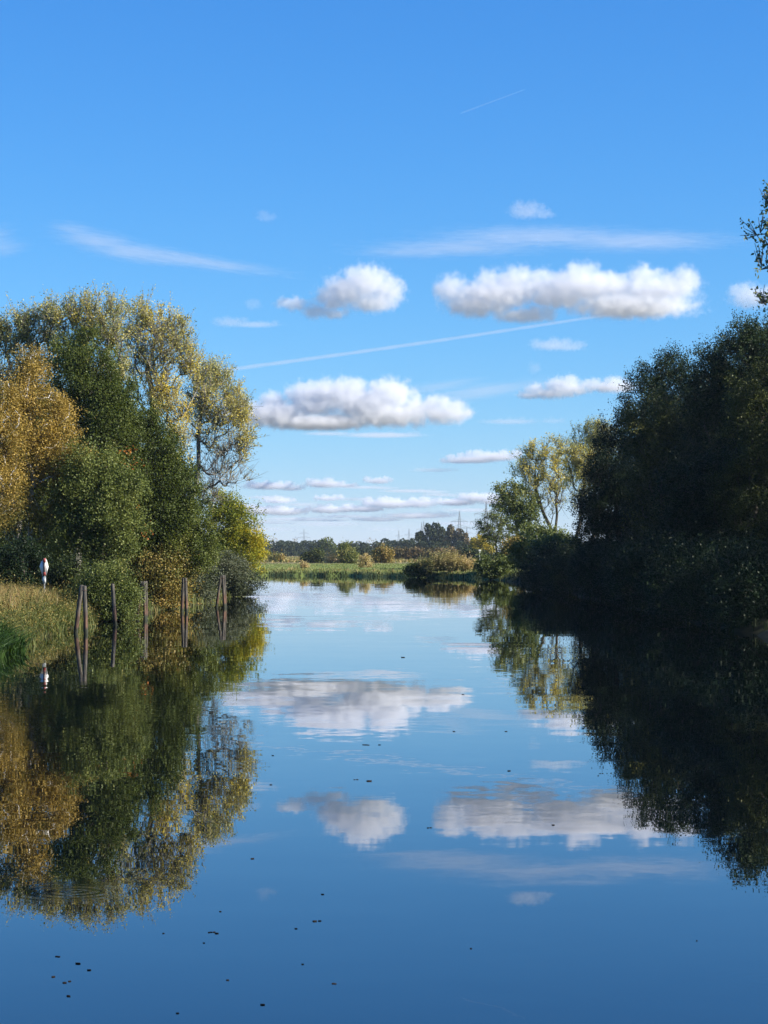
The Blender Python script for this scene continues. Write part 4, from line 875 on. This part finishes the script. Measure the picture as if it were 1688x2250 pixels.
pylon('low wide pylon between the two nearest pylons', 1026, 1157, 3100, 2.0, 8, 9, 9, .3)
pylon('thin pylon poking out of the middle of the highest far clump', 963, 1144, 2700, 10, 7, 16, 9, 1.2)
pylon('pylon rising just left of the highest far clump', 927, 1147, 2750, 9, 8, 15, 10, .6)
pylon('pale pylon immediately right of the one left of the far clump', 931.5, 1144, 3100, 9, 5, 15, 6, 1.1)
pylon('smaller pylon, second left of the highest far clump', 899, 1161, 3500, 10, 8, 17, 10, .5)
pylon('smallest pylon above the middle of the far wood', 876.5, 1164, 3700, 10, 7, 17, 8, .6)
pylon('lone pale pylon above the left part of the far wood', 668, 1162, 3600, 7, 7, 14, 10, .1)

# ------------------------------------------------------------------ mooring dolphins
m, n, l, b = mat_new('weathered_pile')
tc = n.new('ShaderNodeTexCoord'); mp = n.new('ShaderNodeMapping'); mp.inputs['Scale'].default_value = (14, 14, 1.1); l.new(tc.outputs['Object'], mp.inputs[0])
nz = n.new('ShaderNodeTexNoise'); nz.inputs['Scale'].default_value = 1.6; nz.inputs['Detail'].default_value = 7; l.new(mp.outputs[0], nz.inputs[0])
r1 = ramp(n, [(0.32, (0.018, 0.016, 0.013)), (0.52, (0.06, 0.053, 0.043)), (0.75, (0.17, 0.152, 0.12))]); l.new(nz.outputs[0], r1.inputs[0])
r2 = ramp(n, [(0.3, (0.02, 0.012, 0.009)), (0.6, (0.09, 0.048, 0.03)), (0.75, (0.18, 0.10, 0.06))]); l.new(nz.outputs[0], r2.inputs[0])
nb_ = n.new('ShaderNodeTexNoise'); nb_.inputs['Scale'].default_value = 1.3; l.new(tc.outputs['Object'], nb_.inputs[0])
sz_ = n.new('ShaderNodeSeparateXYZ'); l.new(tc.outputs['Object'], sz_.inputs[0])
rr = n.new('ShaderNodeMapRange'); l.new(mth('MULTIPLY_ADD', nb_.outputs[0], 0.9, sz_.outputs['Z'], N=n, L=l), rr.inputs[0]); rr.inputs[1].default_value = 1.35; rr.inputs[2].default_value = 1.0
mx = n.new('ShaderNodeMix'); mx.data_type = 'RGBA'; l.new(rr.outputs[0], mx.inputs[0]); l.new(r1.outputs[0], mx.inputs[6]); l.new(r2.outputs[0], mx.inputs[7])
wet = n.new('ShaderNodeMapRange'); l.new(mth('MULTIPLY_ADD', nb_.outputs[0], -0.25, sz_.outputs['Z'], N=n, L=l), wet.inputs[0]); wet.inputs[1].default_value = 0.16; wet.inputs[2].default_value = 0.02
mw = n.new('ShaderNodeMix'); mw.data_type = 'RGBA'; l.new(wet.outputs[0], mw.inputs[0]); l.new(mx.outputs[2], mw.inputs[6]); mw.inputs[7].default_value = (0.018, 0.022, 0.011, 1)
l.new(mw.outputs[2], b.inputs['Base Color']); b.inputs['Roughness'].default_value = 0.85
bp = n.new('ShaderNodeBump'); bp.inputs['Strength'].default_value = 0.6; bp.inputs['Distance'].default_value = 0.02; l.new(nz.outputs[0], bp.inputs['Height']); l.new(bp.outputs[0], b.inputs['Normal'])
PILE = m
def pile(parent, org, top, base, r, seed):
    """round timber from base (x, y at the water) to top; both (u, v) handled by the caller"""
    rng = np.random.default_rng(seed)
    a, c = np.array(base, float) - org, np.array(top, float) - org
    d = (c - a) / max(1e-6, (c - a)[2])
    a2 = a - d * 1.0
    k = 10
    P = np.array([a2 + (c - a2) * i / (k - 1) for i in range(k)])
    P[1:-1, :2] += rng.normal(0, 0.003, (k - 2, 2))
    R = np.linspace(r * 1.08, r * .94, k) * (1 + rng.normal(0, .012, k))
    sides = 14
    t = np.arange(sides) / sides * 2 * np.pi
    wobr = 1 + rng.normal(0, .03, sides)
    V = np.array([[(p[0] + np.cos(x) * R[i] * w, p[1] + np.sin(x) * R[i] * w, p[2]) for x, w in zip(t, wobr)] for i, p in enumerate(P)])
    top_in = V[-1] * 1.0
    ctr = P[-1]
    V2 = ctr + (top_in - ctr) * 0.86; V2[:, 2] += 0.018
    apex = (ctr + np.array((0.01, 0, 0.03)))[None]
    VV = np.concatenate((V.reshape(-1, 3), V2, apex))
    i = np.arange(sides); j = (i + 1) % sides
    Fq = np.concatenate([np.stack((q * sides + i, q * sides + j, (q + 1) * sides + j, (q + 1) * sides + i), 1) for q in range(k)])
    Ft = np.stack((k * sides + sides * 0 + i + 0 * j, k * sides + j, np.full(sides, len(VV) - 1)), 1)
    Ft = np.stack((k * sides + i, k * sides + j, np.full(sides, len(VV) - 1)), 1)
    me = np_mesh('pile', VV, [Fq, Ft], PILE, smooth=True)
    return obj('pile', me, parent)
def dolphin(label, D, piles, iron=True):
    u0, v0 = piles[0][1]
    org = at(u0, 0, D); org[2] = 0
    o = empty('mooring_dolphin', org, label, 'mooring post', 'mooring dolphins along the left bank')
    for k, (tp, bs, r, dyt, dyb) in enumerate(piles):
        T = at(tp[0], tp[1], D); Bp = at(bs[0], 0, D); Bp[2] = 0
        T[1] += dyt; Bp[1] += dyb
        pile(o, org, T, Bp, r, int(tp[0] * 10) + k)
    if iron:
        T = at(*piles[0][0], D) - org
        zb = T[2] - 0.16
        MB().tube([(T[0] + math.cos(a) * (piles[0][2] + .006), T[1] + piles[0][3] + math.sin(a) * (piles[0][2] + .006), zb) for a in np.linspace(0, 2 * np.pi, 15)], 0.012, 5).build('iron_band', flat_mat('rusty_iron', (0.09, 0.05, 0.035), 0.8, 0.3), o)
    return o
dolphin('nearest mooring dolphin, a reddish upright pile with a dark leaning one', 85.2, [((186, 1288.5), (189, 1392), .084, -.05, -.05), ((178, 1287), (163.5, 1390), .084, .16, .35)])
dolphin('single leaning mooring pile, second from the nearest', 95.0, [((247, 1284), (253.3, 1374), .086, 0, 0)], False)
dolphin('third mooring dolphin with two upright piles and a thin leaning one', 103.4, [((316.5, 1278), (319, 1361), .074, -.02, -.05), ((320.2, 1278), (321.4, 1361), .066, .14, .18), ((309.5, 1278.5), (299, 1358), .066, .25, .5)])
dolphin('fourth mooring dolphin, two dark piles standing tight together', 115.7, [((408, 1270.5), (410.3, 1345.5), .085, -.05, -.05), ((402.5, 1271), (398.5, 1345), .085, .14, .25)])
dolphin('farthest mooring dolphin, black piles forming a narrow wedge by the willow', 126.6, [((490, 1264.5), (493.3, 1334), .085, -.05, -.05), ((485, 1265), (475, 1333), .08, .16, .3), ((493.5, 1265), (496.2, 1334), .05, .18, .2)])

# ------------------------------------------------------------------ warning board
WHITE = flat_mat('board_white', (0.62, 0.62, 0.60), 0.5)
RED = noise_mat('board_red', [(0.35, (0.20, 0.028, 0.022)), (0.65, (0.31, 0.06, 0.045))], 9, rough=0.5)
BLACK = flat_mat('board_black', (0.015, 0.012, 0.012), 0.5)
STAIN = noise_mat('plate_worn_white', [(0.42, (0.05, 0.07, 0.08)), (0.56, (0.30, 0.34, 0.36)), (0.75, (0.7, 0.71, 0.72))], 14, stretch=(1, 1, .35), rough=0.5)
D = 100.0
org = at(97, 0, D); org[2] = float(ground_z(org[0], D))
sg = empty('warning_board', org, 'white winged warning board with a red striped middle on the left bank', 'sign')
def px(x, y): return ((60 + x / 20.74 - UC) / F * D - org[0], EYE + (VH - (1200 + y / 20.74)) / F * D - org[2])
MB().tube([(px(772, 0)[0], .06, -.3), (px(772, 0)[0], .06, px(772, 600)[1])], .03, 10).build('post', flat_mat('post_grey', (0.28, 0.29, 0.29), .5, .5), sg, True)
MB().plate([px(640, 690), px(718, 640), px(718, 1352), px(690, 1352), px(600, 1080), px(556, 935)], -.02, 0.0).build('wing', WHITE, sg)
MB().plate([px(848, 575), px(885, 640), px(968, 935), px(930, 1080), px(872, 1330), px(848, 1340)], -.02, 0.0).build('wing', WHITE, sg)
mid = MB().plate([px(720, 560), px(846, 545), px(846, 1352), px(720, 1352)], -.045, -.022).build('centre_panel', flat_mat('panel_grey', (0.30, 0.27, 0.27), 0.5), sg)
MB().plate([px(724, 566), px(846, 550), px(846, 740), px(724, 740)], -.055, -.046).build('red_stripe', RED, mid)
MB().plate([px(724, 1190), px(846, 1190), px(846, 1345), px(724, 1345)], -.055, -.046).build('red_stripe', RED, mid)
MB().plate([px(752, 760), px(806, 760), px(806, 1180), px(752, 1180)], -.055, -.046).build('black_mark', BLACK, mid)
MB().plate([px(692, 1375), px(852, 1375), px(852, 1705), px(692, 1705)], -.03, -.01).build('lower_plate', STAIN, sg)

D = 430.0
org = at(1054, 0, D); org[2] = float(ground_z(org[0], D))
s2 = empty('river_sign', org, 'small white twin sign on a pale post before the yellow tree', 'sign')
MB().tube([(0, .05, -.3), (0, .05, (1216 - 1213) / F * D + EYE - org[2])], .07, 8).build('post', flat_mat('post_pale', (.55, .55, .53), .5), s2)
zt = EYE + (VH - 1212) / F * D - org[2]
for x in (-.17, .03): MB().box((x, -.03, zt), (x + .15, 0, zt + .36)).build('plate', WHITE, s2)

# a dark blue tarpaulin in the shade
D = 112.0
org = at(26, 0, D); org[2] = float(ground_z(org[0], D))
tp = empty('covered_boat', org, 'dark blue tarpaulin over a low boat in the shade at the left edge', 'boat')
TARP = noise_mat('tarpaulin_blue', [(0.3, (0.008, 0.014, 0.045)), (0.7, (0.018, 0.03, 0.085))], 2, rough=.6, bump=.05)
prof = [(-.95, .62), (-.5, .78), (0, .84), (.5, .78), (.95, .62)]
xs = np.linspace(-.62, .62, 9)
Vt, Ft = [], []
for i, x in enumerate(xs):
    for y, z in prof: Vt.append((x * 1.3, y * (1 - .25 * abs(x)), z + .05 * math.sin(i * 2.2 + y * 3)))
for i in range(8):
    for j in range(4): Ft.append((i * 5 + j, i * 5 + j + 1, i * 5 + j + 6, i * 5 + j + 5))
obj('tarpaulin', np_mesh('tarpaulin', np.array(Vt), np.array(Ft), TARP, smooth=True), tp)
MB().box((-.8, -.8, .25), (.8, .8, .60)).build('hull', flat_mat('hull_dark', (.012, .014, .03), .7), tp)
MB().box((-.6, -.6, -.2), (-.5, .6, .25)).box((.5, -.6, -.2), (.6, .6, .25)).build('trestle', BARK, tp)

# ------------------------------------------------------------------ bank grass
def blades(P, h, rng, wid=0.016, bend=0.35, mat=None, name='grass', label=None, tint=(.4, .25), seeds=0.0):
    n_ = len(P)
    hh = h * rng.uniform(.55, 1.25, n_)
    az = rng.uniform(0, 2 * np.pi, n_)
    dirv = np.stack((np.cos(az), np.sin(az), np.zeros(n_)), 1)
    az2 = rng.uniform(0, 2 * np.pi, n_)
    w = np.stack((np.cos(az2), np.sin(az2), np.zeros(n_)), 1) * wid * rng.uniform(.6, 1.4, (n_, 1))
    b1 = P + np.array((0, 0, 1.0)) * hh[:, None] * .55 + dirv * (hh * bend * .25)[:, None]
    tp_ = P + np.array((0, 0, 1.0)) * hh[:, None] * (1 - .25 * bend) + dirv * (hh * bend * rng.uniform(.5, 1.6, n_))[:, None]
    V = np.stack((P - w, P + w, b1 + w * .8, b1 - w * .8, tp_), 1).reshape(-1, 3)
    i = np.arange(n_)[:, None] * 5
    Fq = i + np.array([[0, 1, 2, 3]]); Ft = i + np.array([[3, 2, 4]])
    tt = np.clip(rng.normal(tint[0], tint[1], n_), 0, 1)
    me = np_mesh(name, V, [Fq, Ft], mat, tint=np.concatenate((tt, tt)))
    NTRI[0] += 3 * n_
    return tag(obj(name, me), label, kind='stuff')
rng = np.random.default_rng(5)
def scatter(n_, x0, x1, y0, y1, dmin=.05, dmax=99, which=None):
    x = rng.uniform(x0, x1, n_ * 3); y = rng.uniform(y0, y1, n_ * 3)
    d, dl, dr, df = land(x, y)
    q = d if which is None else (dl, dr, df)[which]
    k_ = (q > dmin) & (q < dmax)
    x, y = x[k_][:n_], y[k_][:n_]
    return np.stack((x, y, ground_z(x, y) - .03), 1)
P = scatter(60000, -21, -10.5, 66, 112, -.15, 9, 0)
cl = np.sin(P[:, 0] * 2.1 + 1) * np.cos(P[:, 1] * .8) + np.sin(P[:, 0] * .9 + P[:, 1] * .5)
blades(P, 0.55 + .16 * cl, rng, .014, .5, GRASS_MIX, 'bank_grass', 'tangled olive and straw grass on the left bank', (.20, .2))
P = scatter(3000, -16.2, -13.4, 84, 99, 1.4, 4.5, 0)
blades(P, 0.95, rng, .012, .25, GRASS_MIX, 'reddish_grass', 'tall reddish grass along the top of the left bank', (.74, .2))
P = scatter(6000, -12.7, -11.0, 62, 70, -.3, 1.1, 0)
blades(P, 0.85, rng, .02, .75, GRASS_GREEN, 'sedge', 'bright green sedge tuft at the waterline on the left edge', (.5, .3))
P = scatter(14000, -17, -10, 112, 186, -.15, 5, 0)
blades(P, 0.5, rng, .02, .5, GRASS_MIX, 'bank_grass', 'grass between the shrubs of the left bank', (.25, .2))
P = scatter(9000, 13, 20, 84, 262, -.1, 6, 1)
blades(P, 0.45, rng, .03, .5, GRASS_PAINTED_SHADE, 'bank_grass', 'grass under the right bank trees, coloured dark for shade', (.4, .25))  # blade colour darkened to imitate the shade under the crowns
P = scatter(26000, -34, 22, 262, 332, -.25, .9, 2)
blades(P, 0.5, rng, .04, .4, GRASS_PAINTED_SHADE, 'reed_fringe', 'green reeds at the foot of the far bank, coloured dark for shade', (.6, .4))  # shadow along the bank edge painted into the reed colour
P = scatter(22000, -34, 22, 262, 332, .7, 5.5, 2)
blades(P, 0.30, rng, .04, .4, GRASS_MEADOW, 'bank_grass', 'green and straw coloured grass along the top of the far bank', (.6, .3))
P = scatter(900, -30, 20, 262, 335, .6, 4, 2)
blades(P, 0.6, rng, .05, .3, GRASS_MIX, 'dry_grass', 'tall dry grass stalks behind the reed fringe', (.75, .15))
P = scatter(30000, -60, 45, 300, 470, 4, 400, 2)
blades(P, 0.16, rng, .06, .5, GRASS_MEADOW, 'meadow_grass', 'short green meadow grass beyond the river', (.35, .25))
P = scatter(26000, -90, 90, 500, 1000, 4, 900, 2)
blades(P, 0.7, rng, .22, .5, GRASS_MIX, 'rough_grass', 'straw coloured rough grass before the far wood', (.62, .2))
# broad leaved weeds in the near bank
P = scatter(6500, -20, -10.8, 70, 112, -.1, 8, 0)
hk = 0.25 + 0.3 * np.clip(np.sin(P[:, 0] * 1.7) * np.cos(P[:, 1] * .55 + 1) + .4, 0, 1)
P = np.repeat(P, 16, 0) + np.abs(rng.normal(0, 1, (len(P) * 16, 3))) * np.array((.0, .0, 1)) * np.repeat(hk, 16)[:, None] + rng.normal(0, .16, (len(P) * 16, 3)) * np.array((1, 1, .3))
V, Fc = leaves(P, 0.07, rng, .7, .5)
tag(obj('bank_weeds', np_mesh('bank_weeds', V, Fc, L_BRAMBLE, tint=np.clip(rng.normal(.4, .28, len(P)), 0, 1))), 'low leafy weeds among the left bank grass', kind='stuff')

# ------------------------------------------------------------------ leaves adrift
DEAD = noise_mat('dead_leaf', [(0.3, (0.008, 0.006, 0.005)), (0.7, (0.03, 0.02, 0.012))], 20, rough=.9, spec=.05)
def drift(u, v, wpx, label, n_=2, group=None):
    Dd = EYE * F / (v - VH)
    w = wpx * 0.95 / F * Dd
    o = tag(None or bpy.data.objects.new('floating_leaf', None), label, 'leaf', group)
    rr_ = random.Random(int(u * 7 + v))
    V, Fq = [], []
    for q in range(n_):
        cx = (q - (n_ - 1) / 2) / max(1, n_) * w + rr_.uniform(-.1, .1) * w
        cy_ = rr_.uniform(-.25, .25) * w
        L_ = w / max(1, n_) * rr_.uniform(.6, .9); a = rr_.choice((0, 3.14)) + rr_.uniform(-.5, .5)
        for (p, z, s) in ((-1, .14, .0), (-.55, .06, .42), (0, .05, .55), (.5, .06, .36), (1, .24, .0)):
            for side in (-1, 1):
                lx, ly = p * L_ * .6, side * s * L_ * .45
                V.append((cx + lx * math.cos(a) - ly * math.sin(a), cy_ + lx * math.sin(a) + ly * math.cos(a), .003 + (z + abs(side * s) * .22) * L_))
        b0 = q * 20
        V += [(vx, vy, -.004) for vx, vy, vz in V[b0:b0 + 10]]
        Fq += [(b0 + 2 * i, b0 + 2 * i + 1, b0 + 2 * i + 3, b0 + 2 * i + 2) for i in range(4)]
        for s_ in (0, 1): Fq += [(b0 + 2 * i + s_, b0 + 2 * i + 2 + s_, b0 + 12 + 2 * i + s_, b0 + 10 + 2 * i + s_) for i in range(4)]
    me = np_mesh('floating_leaf', np.array(V), np.array(Fq), DEAD, smooth=True)
    o = obj('floating_leaf', me)
    o.location = ((u - UC) / F * Dd, Dd, 0.0)
    return tag(o, label, 'leaf', group)
k_ = 1.0175
G = 'dead leaves drifting on the water'
ANY = 'tiny dark dead leaf drifting on the open water'
for (u, v, w, n_, lab) in (
    (790, 1609, 18, 3, 'dark raft of dead leaves drifting below the mirrored broad cloud'), (820, 1609, 8, 1, ANY), (589, 1632, 8, 1, 'dark curled leaf drifting beside the mirrored leaning poplar'),
    (768, 1684, 11, 2, 'dark pair of leaves drifting just above the mirrored round cloud'), (797, 1687, 12, 1, 'flat faint leaf right of the dark pair above the mirrored round cloud'), (517, 1660, 14, 2, 'dark leaf drifting on the mirrored leaning poplar'),
    (1100, 1665, 10, 1, 'dark leaf drifting above the mirrored longest cloud'), (927, 1788, 11, 2, 'dark leaf drifting right of the mirrored round cloud'), (1195, 1782, 7, 1, ANY), (457, 2014, 18, 3, 'largest dark leaf raft on the near water below the mirrored left trees'),
    (468, 2016, 10, 1, ANY), (640, 2006, 7, 1, ANY), (679, 1990, 9, 1, ANY), (691, 1989, 10, 1, ANY), (353, 2016, 6, 1, ANY), (441, 2037, 7, 1, ANY), (125, 2066, 16, 2, 'long dark leaf drifting nearest the left edge of the near water'),
    (169, 2082, 14, 1, ANY), (193, 2096, 12, 1, ANY), (115, 2110, 12, 1, ANY), (139, 2123, 9, 1, ANY), (150, 2120, 7, 1, ANY), (147, 2152, 11, 1, ANY), (653, 2083, 8, 1, ANY), (492, 2117, 7, 1, ANY),
    (722, 2125, 13, 2, 'dark double leaf drifting alone in the lower middle of the water'), (567, 2171, 10, 1, 'dark leaf drifting lowest on the near water'), (383, 2189, 9, 1, ANY), (1017, 2049, 6, 1, ANY), (1505, 2032, 5, 1, ANY), (1590, 1904, 16, 2, 'flat leaf drifting by the mirrored dark alders at the right'),
    (585, 1695, 8, 1, ANY), (980, 1580, 8, 1, ANY), (1093, 1580, 7, 1, ANY), (545, 1855, 9, 1, ANY), (696, 1932, 8, 1, ANY), (476, 1969, 6, 1, ANY), (1000, 1500, 6, 1, ANY), (870, 1420, 8, 1, ANY), (1105, 1460, 8, 1, ANY)):
    drift(u * k_, v * k_, w * k_, lab, n_, G)

# ------------------------------------------------------------------ air
hz = MB().box((-6500, -80, -3.0), (6500, 6500, 62)).build('haze', None)
hz.data.materials.clear()
m = bpy.data.materials.new('haze_air'); m.use_nodes = True
m.node_tree.nodes.clear()
o_ = m.node_tree.nodes.new('ShaderNodeOutputMaterial'); p_ = m.node_tree.nodes.new('ShaderNodeVolumePrincipled')
p_.inputs['Density'].default_value = 0.000055; p_.inputs['Color'].default_value = (0.70, 0.85, 1.0, 1); p_.inputs['Anisotropy'].default_value = 0.2
m.node_tree.links.new(p_.outputs[0], o_.inputs['Volume'])
hz.data.materials.append(m)
tag(hz, 'thin bluish air over the whole river landscape', kind='stuff')
print('TRIANGLES', NTRI[0])
